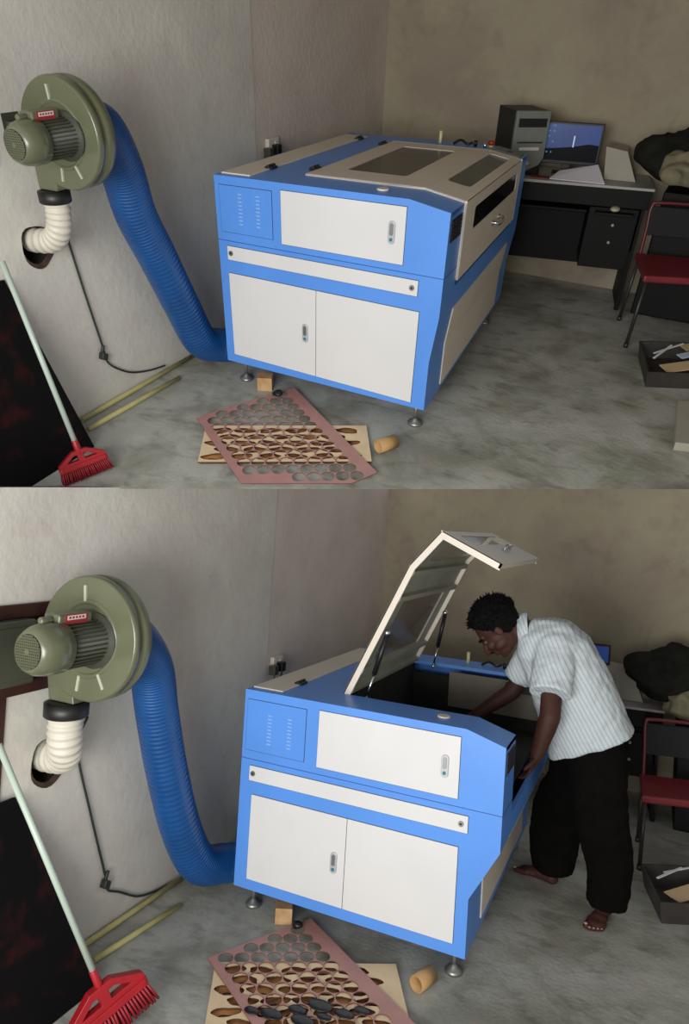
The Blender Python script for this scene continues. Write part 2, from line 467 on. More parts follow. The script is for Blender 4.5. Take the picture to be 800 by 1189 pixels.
# ------------------------------------------------------------------ the engraving machine
def machine(room, is_open, label):
    global WARP
    s = ROOMS[room]; leg = s['leg']; W, xk, zr, L, yl, xl, Wl = s['W'], s['xk'], s['zr'], s['L'], s['yl'], s['xl'], s['Wl']
    zs, zm, zn = s['zs'], s['zm'], s['zn']; w = s['w']
    def WF(p):
        x, y, z = p
        if z < -.001: return V((x + w[2] * y, y, z + leg))
        return V((x + w[2] * y, y, z + w[0] * (x / 1.2) * (z - .6) * (1 if z > 0 else 0) + w[1] * (y / 1.6) * (z - .6) + leg))
    WARP = WF
    T = thing('laser_engraver', label, 'engraving machine', (W / 2, L / 2, 0))
    def part(mb, name, mats, parent=T, **k): return build(mb, name, mats, parent=parent, **k)
    xz = lambda y0: (lambda u, v, ww: V((u, y0 + ww, v)))
    prof = [(0, 0), (Wl, 0), (Wl, zn), (W, zm), (W, zr), (xk, 1.0), (0, 1.0)]
    t = .02
    # --- shell
    m = MB()
    m.prism(prof, xz(0), 0, t); m.prism(prof, xz(0), L - t, L)
    m.box(0, t, 0, t, L - t, .98)                                            # far-left side
    m.box(0, t, .98, xl, L - t, 1.0)                                          # top, left of the lid
    for y0, y1 in ((t, yl), (L - yl, L - t)):                                 # top bands before and behind the lid
        m.hexa([(xl, y0, .98), (xk, y0, .98), (xk, y1, .98), (xl, y1, .98), (xl, y0, 1.0), (xk, y0, 1.0), (xk, y1, 1.0), (xl, y1, 1.0)])
        m.hexa([(xk, y0, .98), (W, y0, zr - .02), (W, y1, zr - .02), (xk, y1, .98), (xk, y0, 1.0), (W, y0, zr), (W, y1, zr), (xk, y1, 1.0)])
        m.box(W - t, y0, .59, W, y1, zr)
        m.box(xl, y1 - .015 if y0 == t else y0, .6, W - .03, y1 if y0 == t else y0 + .015, zr - .025, 1)   # inner cheeks
    m.box(W - t, t, zm, W, L - t, .5895)
    m.hexa([(Wl - t, t, zn), (Wl, t, zn), (Wl, L - t, zn), (Wl - t, L - t, zn), (W - t, t, zm), (W, t, zm), (W, L - t, zm), (W - t, L - t, zm)])
    m.box(Wl - t, t, .02, Wl, L - t, zn)
    m.box(0.001, t, 0, Wl - .001, L - t, .02)
    m.box(xl - .02, yl - .01, .6, xl, L - yl + .01, .985, 1)
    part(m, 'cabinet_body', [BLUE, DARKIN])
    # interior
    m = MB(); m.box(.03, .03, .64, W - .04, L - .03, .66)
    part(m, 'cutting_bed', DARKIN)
    if is_open:
        m = MB()
        m.box(xl + .02, yl + .30, .80, W - .06, yl + .34, .83); m.box(xl + .02, yl + .40, .78, W - .08, yl + .415, .80)
        m.box(W - .5, yl + .27, .77, W - .42, yl + .36, .86)
        part(m, 'gantry_rail', STEEL, bevel=.002)
        m = MB(); m.box(xl + .25, L - yl - .02, .74, W - .04, L - yl - .006, .96)
        part(m, 'inner_rear_sheet', GREYIN)
        m = MB(); m.box(W - .26, L - yl - .075, .90, W - .10, L - yl - .022, .95)
        m.cyl((W - .2, L - yl - .08, .925), (W - .2, L - yl - .095, .925), .016, mi=1)
        part(m, 'mirror_mount', [BLACK, STEEL])
        m = MB()
        for k in range(7): m.box(xl + .03, yl + .04 + k * .018, .74 + .004 * k, xl + .42, yl + .05 + k * .018, .76 + .02 * k, 0)
        part(m, 'cable_chain', BLACKM)
    # --- front face fittings
    def panel(x0, z0, x1, z1, name, mt, y=-.004, par=T):
        m = MB(); m.box(x0 - .0022, -.0012, z0 - .0022, x1 + .0022, .004, z1 + .0022, 1); m.box(x0, y, z0, x1, .003, z1, 0)
        return part(m, name, [mt, GAP], par)
    def latch(x, z, par):
        q = MB(); q.prism(rrect(x - .017, z - .05, x + .017, z + .05, .016), lambda u, v, ww: V((u, ww, v)), -.012, -.003, 0)
        h = part(q, 'handle', mat('satin_latch', lin(186, 190, 196), .35, metal=.25), par, bevel=.002)
        q = MB(); q.prism(rrect(x - .009, z - .012, x + .009, z + .04, .008), lambda u, v, ww: V((u, ww, v)), -.015, -.011, 0)
        part(q, 'latch_paddle', STEEL, h) if False else None
        q.cyl((x, -.0155, z - .03), (x, -.011, z - .03), .008, mi=1)
        part(q, 'latch_button', [STEEL, mat('teal_lock', lin(60, 120, 130), .3)], par)
    dl = panel(s['xa'], s['zb'], s['xc'] - .0015, s['za'], 'cupboard_door', WHITE)
    dr = panel(s['xc'] + .0015, s['zb'], s['xb'], s['za'], 'cupboard_door', WHITE)
    dl['label'] = 'left white cupboard door with the latch'; dr['label'] = 'right plain white cupboard door'
    hx, hz = (.528, .285) if room == 'upper' else (.551, .257)
    latch(hx, hz, dl)
    st = panel(s['xd'], s['zd'], s['xe'], s['zc'], 'drawer_strip', WHITE)
    for bx in (s['xd'] + .022, s['xe'] - .03):
        q = MB(); z = (s['zc'] + s['zd']) / 2
        q.cyl((bx, -.009, z), (bx, -.003, z), .013, n=16); q.cyl((bx, -.011, z), (bx, -.008, z), .006, n=6, mi=1)
        part(q, 'bolt', [STEEL, GAP], st)
    up = panel(s['xf'], s['zf'], s['xg'], s['ze'], 'upper_access_door', WHITE)
    hx, hz = (.993, .854) if room == 'upper' else (1.066, .821)
    latch(hx, hz, up)
    vp = panel(s['xh'], s['zh'], s['xi'], s['zg'] - .008, 'ventilation_panel', BLUE, y=-.003)
    for cx in (s['xh'] + .40 * (s['xi'] - s['xh']), s['xh'] + .74 * (s['xi'] - s['xh'])):
        for k in range(9):
            q = MB(); z = s['zh'] + .045 + k * .0178
            q.prism(rrect(cx - .012, z, cx + .012, z + .006, .0028, 3), lambda u, v, ww: V((u, ww + v * 0, v)), -.0055, -.0025)
            part(q, 'louvre', mat('pale_blue_edge', lin(140, 180, 230), .4), vp)
    m = MB(); m.box(0, -.0012, zs - .0015, W, .002, zs + .0015)
    m.box(W - .001, 0, zs - .0015, W + .0012, yl, zs + .0015); part(m, 'body_seam', BLUED)
    # --- top fittings
    m = MB(); m.box(.012, .055, .999, .185, L * .93 if room == 'upper' else L - .12, 1.006); part(m, 'rear_cover', BEIGE, bevel=.002)
    hy = (.30, 1.55) if room == 'upper' else (.27, 1.25)
    for x0, ys in ((.175, hy), (xl - .02, (.40, 1.43)) if not is_open else (.175, ())):
        for y in ys:
            q = MB(); q.box(x0 - .022, y - .035, 1.0, x0 + .022, y + .035, 1.013); q.cyl((x0, y - .04, 1.014), (x0, y + .04, 1.014), .009, n=12)
            part(q, 'hinge', BLACK, bevel=.002)
    cx, cy = (.892, .118) if room == 'upper' else (1.012, .125)
    m = MB(); m.cyl((cx, cy, 1.0), (cx, cy, 1.008), .030, n=28); part(m, 'round_cap', BEIGE, bevel=.002)
    # --- right side fittings
    q = MB(); q.box(W - .001, .03, zr - .13, W + .004, yl - .03, zr - .035)
    for k in range(6): q.box(W + .004, .035, zr - .125 + k * .015, W + .007, yl - .035, zr - .119 + k * .015, 1)
    part(q, 'side_vent', [BLACK, GAP])
    e = .006
    def side(y, z):
        if z >= zm: return V((W + e, y, z))
        if z >= zn: return V((Wl + (W - Wl) * (z - zn) / (zm - zn) + e, y, z))
        return V((Wl + e, y, z))
    ya, yb = yl + .04, L - yl
    m = MB()
    for z0, z1 in ((.05, zn), (zn, min(zm, .47))):
        a, b, c, d = side(ya, z0), side(yb, z0), side(yb, z1), side(ya, z1)
        o_ = V((.012, 0, 0)); m.hexa([a - o_, b - o_, c - o_, d - o_, a, b, c, d])
    part(m, 'lower_front_panel', BEIGE)
    # --- lid: three sheets hinged together, closed or swung up about the hinge line
    ang = radians(65.3) if is_open else 0
    H = V((xl, 0, 1.0))
    def swing(p):
        d = p - H; return V((H.x + d.x * cos(ang) - d.z * sin(ang), p.y, H.z + d.x * sin(ang) + d.z * cos(ang)))
    flap_h = .345 if room == 'upper' else .33
    P = [V((xl, 0, 1.0)), V((xk, 0, 1.0)), V((W + .004, 0, zr)), V((W + .004, 0, zr - flap_h))]
    if is_open:
        P = [V((xl, 0, 1.0)), V((xl + .755, 0, 1.0)), V((xl + .755 + .225, 0, .935)), V((xl + .98, 0, .935 - flap_h))]
    y0, y1 = yl + .002, (L - yl - .002 if room == 'upper' else 1.33)
    ly = y1 - y0
    lid = None
    tt = .028
    segs = []
    for i in range(3):
        a, b = P[i], P[i + 1]; d = (b - a).normalized(); nrm = V((-d.z, 0, d.x)); ln = (b - a).length
        segs.append((a, d, nrm, ln))
    def segfn(i):
        a, d, nrm, ln = segs[i]
        return lambda u, v, ww: swing(a + d * u + nrm * ww + V((0, v, 0)))
    l0, l1, l2 = segs[0][3], segs[1][3], segs[2][3]
    wins = [rrect(l0 * .215, y0 + ly * .165, l0 * .735, y0 + ly * .86, .025), rrect(l1 * .13, y0 + ly * .20, l1 * .74, y0 + ly * .92, .03),
            rrect(l2 * .14, y0 + ly * .14, l2 * .44, y0 + ly * .92, .02)]
    m = MB()
    for i in range(3):
        m.sheet([(0, y0), (segs[i][3], y0), (segs[i][3], y1), (0, y1)], [wins[i]], segfn(i), .002, .008, 0)
        # folded rim along both ends and inner side
        def mit(j, w):
            n = segs[min(j, 2)][2] if j in (0, 3) else (segs[j - 1][2] + segs[j][2])
            n = n / (n.length_squared / 2) if j in (1, 2) else n
            return P[j] + n * w
        for v0, v1 in ((y0, y0 + .012), (y1 - .012, y1)):
            q = [swing(mit(j, ww) + V((0, vv, 0))) for ww in (-tt, .0085) for j, vv in ((i, v0), (i + 1, v0), (i + 1, v1), (i, v1))]
            m.hexa(q)
    f = segfn(2)
    m.hexa([f(l2 - .012, y0, -.02), f(l2, y0, -.02), f(l2, y1, -.02), f(l2 - .012, y1, -.02), f(l2 - .012, y0, .006), f(l2, y0, .006), f(l2, y1, .006), f(l2 - .012, y1, .006)])
    lid = part(m, 'lid', BEIGE)
    for i, (nm, g) in enumerate((('roof_window', GLASS), ('slope_window', GLASSG), ('front_window', GLASSD if not is_open else GLASSG))):
        m = MB(); f = segfn(i)
        m.prism([(u, v) for u, v in wins[i]], f, .0025, .0055); part(m, nm, g, lid)
    m = MB(); f = segfn(2)                                               # pull handle on the flap
    hy0, hy1 = y0 + ly * .50, y0 + ly * .62
    hu = l2 * .64
    pts = [f(hu, hy0, .008), f(hu, hy0 + .006, .035), f(hu + .01, hy0 + .03, .042), f(hu + .01, hy1 - .03, .042), f(hu, hy1 - .006, .035), f(hu, hy1, .008)]
    m.tube(catmull(pts, 5), .008, 10); m.cyl(f(hu, hy0, .007), f(hu, hy0, .012), .016, n=14); m.cyl(f(hu, hy1, .007), f(hu, hy1, .012), .016, n=14)
    part(m, 'pull_handle', CHROME, lid)
    if is_open:
        # inner stiffening ribs and gas struts
        m = MB()
        f = segfn(0)
        for u in (.03, l0 * .20, l0 * .76, l0 - .03):
            m.hexa([f(u - .014, y0 + .012, -.03), f(u + .014, y0 + .012, -.03), f(u + .014, y1 - .012, -.03), f(u - .014, y1 - .012, -.03),
                    f(u - .014, y0 + .012, .001), f(u + .014, y0 + .012, .001), f(u + .014, y1 - .012, .001), f(u - .014, y1 - .012, .001)])
        m.sheet([(0, y0 + .012), (l0, y0 + .012), (l0, y1 - .012), (0, y1 - .012)], [wins[0]], f, -.004, .0015, 0)
        m.sheet([(0, y0 + .012), (l1, y0 + .012), (l1, y1 - .012), (0, y1 - .012)], [wins[1]], segfn(1), -.004, .0015, 0)
        part(m, 'inner_ribs', LIDIN, lid)
        for y, a, b in ((.25, V((.56, .262, .985)), V((.655, .262, 1.325))), (1.30, V((.60, 1.30, .985)), V((.66, 1.30, 1.33)))):
            m = MB(); mid = a.lerp(b, .38)
            m.cyl(a, mid, .006, n=12, mi=0); m.cyl(mid, b, .013, n=14, mi=1); m.ball(b + V((0, 0, .01)), .018, 0, 12, 8); m.ball(a, .012, 0, 10, 6)
            part(m, 'gas_strut', [CHROME, BLACK])
    # --- far end controls
    m = MB(); yy = L - yl + .05
    def top_pt(x, y): return V((x, y, 1.0 if x <= xk else 1.0 + (zr - 1) * (x - xk) / (W - xk)))
    a, b = top_pt(xk + .01, yy), top_pt(W - .02, yy); c, d = top_pt(W - .02, L - .03), top_pt(xk + .01, L - .03); up_ = V((0, 0, .008))
    m.hexa([a, b, c, d, a + up_, b + up_, c + up_, d + up_]); cp = part(m, 'control_panel', mat('panel_grey', lin(98, 104, 104), .35))
    m = MB(); px = a.lerp(c, .5)
    m.obox(px + V((-.02, -.01, .009)), (.09, 0, -.012), (0, .06, 0), (0, 0, .004)); part(m, 'display', BLACK, cp)
    ex = xk - .03
    m = MB(); m.cyl((ex, L - .08, 1.0), (ex, L - .08, 1.012), .016, mi=0); m.lathe((ex, L - .08, 1.012), (0, 0, 1), [(0, .010), (.008, .022), (.02, .024), (.026, .018)], mi=1)
    part(m, 'emergency_stop', [mat('yellow_ring', lin(190, 170, 60), .4), RED])
    m = MB(); m.cyl((ex - .10, L - .1, 1.0), (ex - .10, L - .1, 1.035), .012, mi=0); m.cyl((ex - .03, L - .13, 1.0), (ex - .03, L - .13, 1.03), .01, mi=1)
    m.tube(catmull([(ex - .25, L - .09, 1.004), (ex - .2, L - .10, 1.03), (ex - .15, L - .12, 1.012), (ex - .12, L - .10, 1.02)], 6), .008, 8, mi=0)
    part(m, 'key_switch', [BLACK, CHROME])
    m = MB(); m.cyl((ex - .34, L - .10, 1.0), (ex - .34, L - .10, 1.075), .011, n=14)
    part(m, 'indicator_post', mat('cream_post', lin(206, 200, 150), .4))
    # --- levelling feet
    for fx, fy in ((.075, .08), (Wl - .065, .08), (.075, L - .1), (Wl - .07, L - .1)):
        m = MB(); b = V((fx, fy, 0))
        m.cyl((fx, fy, -.115), (fx, fy, .02), .010, n=14)
        m.lathe((fx, fy, -leg + .0005), (0, 0, 1), [(0, .040), (.010, .042), (.018, .036), (.03, .015), (.04, .013)], n=24)
        m.cyl((fx, fy, -.03), (fx, fy, -.018), .019, n=6)
        part(m, 'levelling_foot', STEEL)
    WARP = None
    return T

# ------------------------------------------------------------------ extractor fan with its ducts
def blower(c, yd, R, rm, collar, duct, hose, lab):
    k = R / .245
    cx, cz = c
    T = thing('centrifugal_blower', lab[0], 'extractor fan', (cx, yd, cz))
    C = V((cx, yd, cz)); ay = V((0, 1, 0))
    m = MB()
    m.lathe(C, ay, [(0, R * .965), (.004, R * .985), (.012, R), (.03, R), (.034, R * .975), (.052, R * .975), (.056, R), (.085, R), (.1, R * .97), (.102, R * .6)], n=64)
    # rolled pressing on the front plate and inlet ring behind
    m.lathe(C, -ay, [(0, R * .63), (.006, R * .61), (.006, R * .56), (.0, R * .54)], n=48, caps=False)
    m.lathe(C + ay * .1, ay, [(0, .12 * k), (.012, .115 * k), (.02, .105 * k)], n=32)
    hs = build(m, 'fan_housing', GREEN, parent=T)
    for a in (95, 262, 300):                        # stiffening strips pressed in the plate, paler than the housing
        q = MB(); d = V((cos(radians(a)), 0, sin(radians(a)))); n = V((-d.z, 0, d.x))
        q.obox(C + d * R * .72 - ay * .003, d * R * .25, n * .012 * k, ay * .008); build(q, 'rib', mat('pale_grey_green', lin(170, 172, 150), .3), parent=hs)
    # outlet throat down to the collar
    col = V(collar)
    m = MB()
    x0, x1 = col.x - rm, col.x + rm
    m.hexa([(x0, yd + .012, col.z), (x1, yd + .012, col.z), (x1, yd + .09, col.z), (x0, yd + .09, col.z),
            (cx - R * .93, yd + .012, cz - R * .1), (cx - R * .3, yd + .012, cz - R * .6), (cx - R * .3, yd + .09, cz - R * .6), (cx - R * .93, yd + .09, cz - R * .1)])
    build(m, 'outlet_throat', GREEN, parent=T, bevel=.004)
    # motor
    mr = .086 * k; ml = .31 * k
    mc = C + V((.045, 0, .0))
    m = MB(); m.lathe(mc, -ay, [(0, mr * 1.25), (.012, mr * 1.25), (.016, mr * .92), (ml * .58, mr * .92)], n=40)
    for i in range(30):
        a = 2 * pi * i / 30; d = V((cos(a), 0, sin(a))); n = V((-d.z, 0, d.x))
        m.obox(mc - ay * (ml * .33) + d * mr * .96, d * mr * .14, n * .005 * k, ay * ml * .5)
    mo = build(m, 'motor', GREEND, parent=T)
    m = MB(); e = mc - ay * ml * .58
    m.lathe(e, -ay, [(0, mr * .9), (.003, mr * 1.1), (ml * .2, mr * 1.1), (ml * .32, mr * 1.02), (ml * .40, mr * .86), (ml * .42, mr * .7)], n=40)
    fc = build(m, 'fan_cowl', GREEN, parent=mo)
    m = MB(); g = e - ay * (ml * .42)
    m.cyl(g + ay * .001, g - ay * .0015, mr * .72, n=32, mi=0)
    for i in range(-6, 7):
        h = mr * .11 * i; wdt = math.sqrt(max(0, (mr * .7) ** 2 - h * h))
        m.box(g.x - wdt, g.y - .004, g.z + h - .0022 * k, g.x + wdt, g.y - .001, g.z + h + .0022 * k, 1)
        m.box(g.x + h - .0018 * k, g.y - .004, g.z - wdt, g.x + h + .0018 * k, g.y - .001, g.z + wdt, 1)
    m.cyl(g, g - ay * .006, mr * .12, n=16, mi=1)
    build(m, 'cowl_grille', [HOLE, GREEN], parent=mo)
    m = MB(); tb = mc + V((-.01, -ml * .42, mr * 1.16))
    m.obox(tb, (mr * .9, 0, 0), (0, ml * .5, 0), (0, 0, mr * .45)); m.cyl(tb + V((0, -ml * .25, 0)), tb + V((0, -ml * .42, 0)), mr * .16)
    tbx = build(m, 'terminal_box', GREEN, parent=mo, bevel=.006)
    m = MB(); fx = tb.x + mr * .46
    m.box(fx - .001, tb.y - ml * .17, tb.z - mr * .19, fx + .002, tb.y + ml * .17, tb.z + mr * .21, 0)
    m.box(fx + .002, tb.y - ml * .14, tb.z - mr * .02, fx + .003, tb.y + ml * .14, tb.z + mr * .17, 1)
    for i in range(5): m.box(fx + .003, tb.y - ml * .12 + i * ml * .05, tb.z + mr * .03, fx + .0036, tb.y - ml * .09 + i * ml * .05, tb.z + mr * .12, 0)
    build(m, 'rating_plate', [REDLAB, WHLAB], parent=tbx)
    # wall bracket behind the housing
    w0 = -.419 if k < .9 else -.4055
    m = MB(); m.box(w0, yd + .02, cz - .02, cx - R * .5, yd + .06, cz + .02); m.box(w0, yd + .005, cz - .05, w0 + .003, yd + .09, cz + .05)
    build(m, 'wall_bracket', GREEND, parent=T)
    # black clamp collar + white duct
    D = thing('exhaust_duct', lab[1], 'duct', col - V((0, 0, .02)))
    m = MB(); m.lathe(col - V((0, 0, .002)), (0, 0, -1), [(0, rm * 1.02), (.004, rm * 1.30), (.055 * k, rm * 1.30), (.060 * k, rm * 1.22), (.065 * k, rm * .95)], n=40)
    build(m, 'clamp_collar', BLACK, parent=D)
    pts = catmull(duct, 14)
    n = len(pts)
    m = MB(); m.tube(pts, rm, 32, rf=lambda t: rm * (.98 + .035 * sin(t * 2 * pi * 11)) if t > .12 else rm * .96)
    # finer ribs need more stations
    m = MB()
    fine = catmull(pts, 3)
    m.tube(fine, rm, 32, rf=lambda t: rm * (1.0 + (.045 * sin(t * 2 * pi * 12) if t > .10 else -.04)))
    build(m, 'duct_pipe', DUCTW, parent=D)
    # blue suction hose
    Hh = catmull(catmull(hose, 10), 14)
    hb = V(hose[-1])
    m = MB(); hr = .098 if k > .9 else .100
    m.tube(Hh, hr, 30, rf=lambda t: hr * (1 + .012 * sin(t * 2 * pi * 120)))
    for i, (p, s) in enumerate(zip(m.v, m.v)): pass
    O = tag(build(m, 'suction_hose', HOSE, base=(hb.x, hb.y, 0)), lab[2], 'hose')

def hole_rim(cy, cz, ry, rz, lab):
    m = MB(); yz = lambda u, v, w: V((-.42 + w, u, v))
    m.sheet(circ(cy + .012, cz - .012, ry * 1.14, 26, rz * 1.14, 0, .05, 8), [circ(cy, cz, ry * .99, 22, rz * .99, 0, .05, 3)], yz, .0005, .004)
    tag(build(m, 'broken_plaster', BRICK, base=(-.42, cy, cz)), lab, 'wall damage')

# ------------------------------------------------------------------ small things around
def cable(pts, plug, lab):
    m = MB(); P = catmull(pts, 8)
    T = thing('power_cable', lab, 'cable', pts[-1])
    m.tube(P, .0055, 8); build(m, 'cord', CABLE, parent=T)
    m = MB(); p = V(plug); m.obox(p, (.035, 0, 0), (0, .034, -.02), (0, .014, .036)); m.cyl(p + V((0, -.005, .02)), p + V((0, .012, .06)), .009, n=10)
    build(m, 'plug', CABLE, parent=T, bevel=.006)

def socket(y, z, lab, lab2):
    T = thing('wall_socket', lab, 'socket', (-.418, y, z))
    m = MB(); m.box(-.42, y - .055, z - .045, -.39, y + .075, z + .06); build(m, 'socket_plate', BEIGE, parent=T, bevel=.006)
    m = MB(); m.box(-.39, y + .02, z + .01, -.385, y + .04, z + .04); build(m, 'switch', WHITE, parent=T)
    for i, (dy, dz, c) in enumerate(((-.085, -.015, GREEND), (.01, -.005, BLACK))):
        m = MB(); m.obox((-.372, y + dy, z + dz), (.05, 0, 0), (0, .05, 0), (0, 0, .06)); m.tube(catmull([(-.36, y + dy, z + dz - .03), (-.37, y + dy, z + dz - .09), (-.40, y + dy + .02, z + dz - .3)], 5), .006, 8)
        tag(build(m, 'plug_top', c, base=(-.372, y + dy, z + dz), bevel=.005), lab2[i], 'plug')

def poles(ps, labs, grp):
    for (a, b), l in zip(ps, labs):
        a, b = V(a), V(b); m = MB(); m.tube([a, a.lerp(b, .5), b], .0135, 12)
        tag(build(m, 'pale_pole', POLE, base=(a.lerp(b, .5).x, a.lerp(b, .5).y, 0), smooth_it=0), l, 'pole', grp)

def leaning_board(P, lab, th=.018):
    """P: bottom-right, top-right, top-left, bottom-left"""
    P = [V(p) for p in P]; n = (P[1] - P[0]).cross(P[3] - P[0]).normalized()
    if n.x < 0: n = -n
    m = MB(); m.hexa([P[0] - n * th, P[3] - n * th, P[2] - n * th, P[1] - n * th, P[0], P[3], P[2], P[1]])
    tag(build(m, 'black_board', BOARD, base=(P[0].x, P[0].y, 0), bevel=.002), lab, 'board')

def board_clipped(c, p0, p1, pts, n_th, lab):
    """board whose outline stops where the floor of its room stops (plane through p0, p1, c)"""
    c, p0, p1 = V(c), V(p0), V(p1); n = (p1 - p0).cross(c - p0).normalized()
    if n.z < 0: n = -n
    P = [V(p) for p in pts]; out = []
    for i in range(len(P)):
        a, b = P[i], P[(i + 1) % len(P)]; da, db = (a - p0).dot(n) - .006, (b - p0).dot(n) - .006
        if da >= 0: out.append(a)
        if (da >= 0) != (db >= 0): out.append(a.lerp(b, da / (da - db)))
    nn = (P[1] - P[0]).cross(P[3] - P[0]).normalized()
    if nn.x < 0: nn = -nn
    m = MB(); k = len(out)
    m.add([q - nn * n_th for q in out] + out, [tuple(range(k))[::-1], tuple(range(k, 2 * k))] + [(i, (i + 1) % k, k + (i + 1) % k, k + i) for i in range(k)])
    tag(build(m, 'black_board', BOARD, base=(P[0].x, P[0].y, 0)), lab, 'board')

def broom(base, top, hx, lab, k=1):
    """base: foot of the socket; top: end of the handle; hx: direction of the head's length"""
    b, t = V(base), V(top); d = (t - b).normalized(); x = (V(hx) - d * V(hx).dot(d)).normalized(); y = d.cross(x)
    if y.x < 0: y = -y
    T = thing('broom', lab, 'broom', (b.x, b.y, 0))
    m = MB(); m.cyl(b + d * .07 * k, t, .0125, n=16); build(m, 'handle', HANDLEW, parent=T)
    # red hood: trapezoid frame with two slots
    x = x * k; y = y * k; d0 = d; d = d * k
    fn = lambda u, v, w: b + x * u + d * v + y * w
    m = MB()
    outer = [(-.155, -.03), (.155, -.03), (.155, .0), (.045, .065), (-.045, .065), (-.155, .0)]
    m.sheet(outer, [[(-.10, .0), (-.02, .0), (-.02, .035), (-.045, .035)], [(.02, .0), (.10, .0), (.045, .035), (.02, .035)]], fn, -.022, .022)
    m.cyl(b + d * .03, b + d * .13, .017, .015, n=18)
    m.prism(rrect(-.16, -.03, .16, .03, .02), lambda u, v, w: b + x * u + y * v + d * w, -.05, -.02)
    build(m, 'hood', RED, parent=T, bevel=.003)
    rnd = random.Random(4)
    m = MB()
    for i in range(24):
        for j in range(5):
            u = -.148 + i * .0129; v = -.022 + j * .011
            p = b + x * u + y * v - d * .045; q = b + x * (u * 1.12 + rnd.uniform(-.004, .004)) + y * (v * 1.3 + rnd.uniform(-.003, .003)) - d * .125
            m.cyl(p, q, .0062 * k, .0050 * k, n=5)
    build(m, 'bristles', mat('dark_red_bristle', lin(140, 22, 34), .6), parent=T, kind='stuff')

def clip_poly(poly, side):
    out = []
    for i in range(len(poly)):
        a, b = poly[i], poly[(i + 1) % len(poly)]; da, db = side(a), side(b)
        if da >= 0: out.append(a)
        if (da >= 0) != (db >= 0):
            t = da / (da - db); out.append((a[0] + (b[0] - a[0]) * t, a[1] + (b[1] - a[1]) * t))
    return out

def scraps(room, A, e1, e2, wd, ln, C1, p1, pl, pw, labs, cut=None):
    """the perforated pink sheet (corner A, long edge direction e1) over the plywood offcuts (corner C1, direction p1)"""
    e1 = V(e1).normalized(); e2 = V(e2).normalized(); A = V(A)
    z0 = .022
    wp = lambda u, v: (A + e1 * u + e2 * v)
    side_w = (lambda p: 1) if cut is None else cut
    fn = lambda u, v, w: V((*wp(u, v), z0 + w))
    outer = [(0, 0), (ln, 0), (ln, wd), (0, wd)]
    s_uv = lambda p: side_w(wp(*p))
    outer = clip_poly(outer, s_uv)
    holes = []
    r = .0376; sx, sy = .0765, .0655
    row = 0; v = .105
    while v < wd - .03:
        u = .045 + (sx / 2 if row % 2 else 0)
        while u < ln - .03:
            h = circ(u, v, r, 16, .0358)
            if all(s_uv(p) > .012 for p in h): holes.append(h)
            u += sx
        v += sy; row += 1
    m = MB(); m.sheet(outer, holes, fn, 0, .004, 0, 1)
    tag(build(m, 'perforated_sheet', [PINK, PINKE], base=(A.x, A.y, 0)), labs[0], 'offcut sheet')
    # plywood
    p1 = V(p1).normalized(); p2 = V((p1.y, -p1.x)); C = V(C1)
    wq = lambda u, v: C + p1 * u + p2 * v
    def ply(z, t, seed, nm, mats, lab, shrink=0, k=1.0):
        rnd = random.Random(seed)
        s2 = lambda p: side_w(wq(*p))
        out = clip_poly([(shrink, shrink), (pl - shrink, shrink), (pl - shrink, pw - shrink), (shrink, pw - shrink)], s2)
        hs = []
        v = .055 + shrink; row = 0
        while v < pw - .03:
            u = .075 + (.06 if row % 2 else 0)
            while u < pl - .06:
                h = circ(u, v, rnd.uniform(.050, .060) * k, 18, rnd.uniform(.022, .027) * k, rnd.uniform(-.2, .2), .09, rnd.randint(0, 99))
                if all(s2(p) > .008 for p in h): hs.append(h)
                u += .135
            v += .064; row += 1
        m = MB(); m.sheet(out, hs, lambda u, v, w: V((*wq(u, v), z + w)), 0, t, 0, 1)
        tag(build(m, nm, mats, base=(C.x, C.y, 0)), lab, 'offcut sheet')
    ply(.001, .006, 5, 'scorched_offcut', [SCORCH, PLYE], labs[2], .012, .6)
    ply(.012, .008, 2, 'plywood_offcut', [PLY, PLYE], labs[1], 0, 1.12)
    return wq

def oval_bits(ps, base_z, labs, grp):  # black discs added where the sheets have dark holes
    for i, (x, y) in enumerate(ps):
        q = (.8, 1.15, .95, 1.3, .75, 1.0, .85, 1.2)[i % 8]
        m = MB(); m.lathe((x, y, base_z), (0, 0, 1), [(0, .022 * q), (.002, .034 * q), (.005, .030 * q), (.006, .012 * q)], n=16)
        for k, p in enumerate(m.v):
            m.v[k] = V((x + (p.x - x) * 1.25, y + (p.y - y) * .8, p.z))
        tag(build(m, 'dark_hole_disc', JET, base=(x, y, base_z)), labs, 'offcut', grp)

def wood_block(pts, h, lab):
    m = MB(); P = [V((*p, 0)) for p in pts]; u = V((0, 0, h))
    m.hexa(P + [p + u for p in P]); c = sum(P, V()) / 4
    tag(build(m, 'wooden_block', WOOD, base=c, bevel=.003), lab, 'block')

def lump(x, y, z, lab):
    m = MB(); m.ball((x, y, z + .016), (.03, .024, .016), 0, 14, 8, f=lambda p: p + V((noise.noise(p * 40) * .006,) * 3))
    tag(build(m, 'dark_stone', JET, base=(x, y, z)), lab, 'stone')

def tube_piece(x, y, a, lab):
    d = V((cos(a), sin(a), 0)); n = V((-d.y, d.x, 0)); m = MB(); r = .036; L = .11
    rings = []
    for rr in (r, r - .004):
        for e in (-1, 1):
            rings.append([V((x, y, r + .001)) + d * e * L / 2 + n * rr * cos(t) + V((0, 0, rr * sin(t))) for t in [2 * pi * i / 20 for i in range(20)]])
    m.loft([rings[0], rings[1], rings[3], rings[2], rings[0]], caps=False)
    tag(build(m, 'cardboard_tube', CARD, base=(x, y, 0)), lab, 'tube')

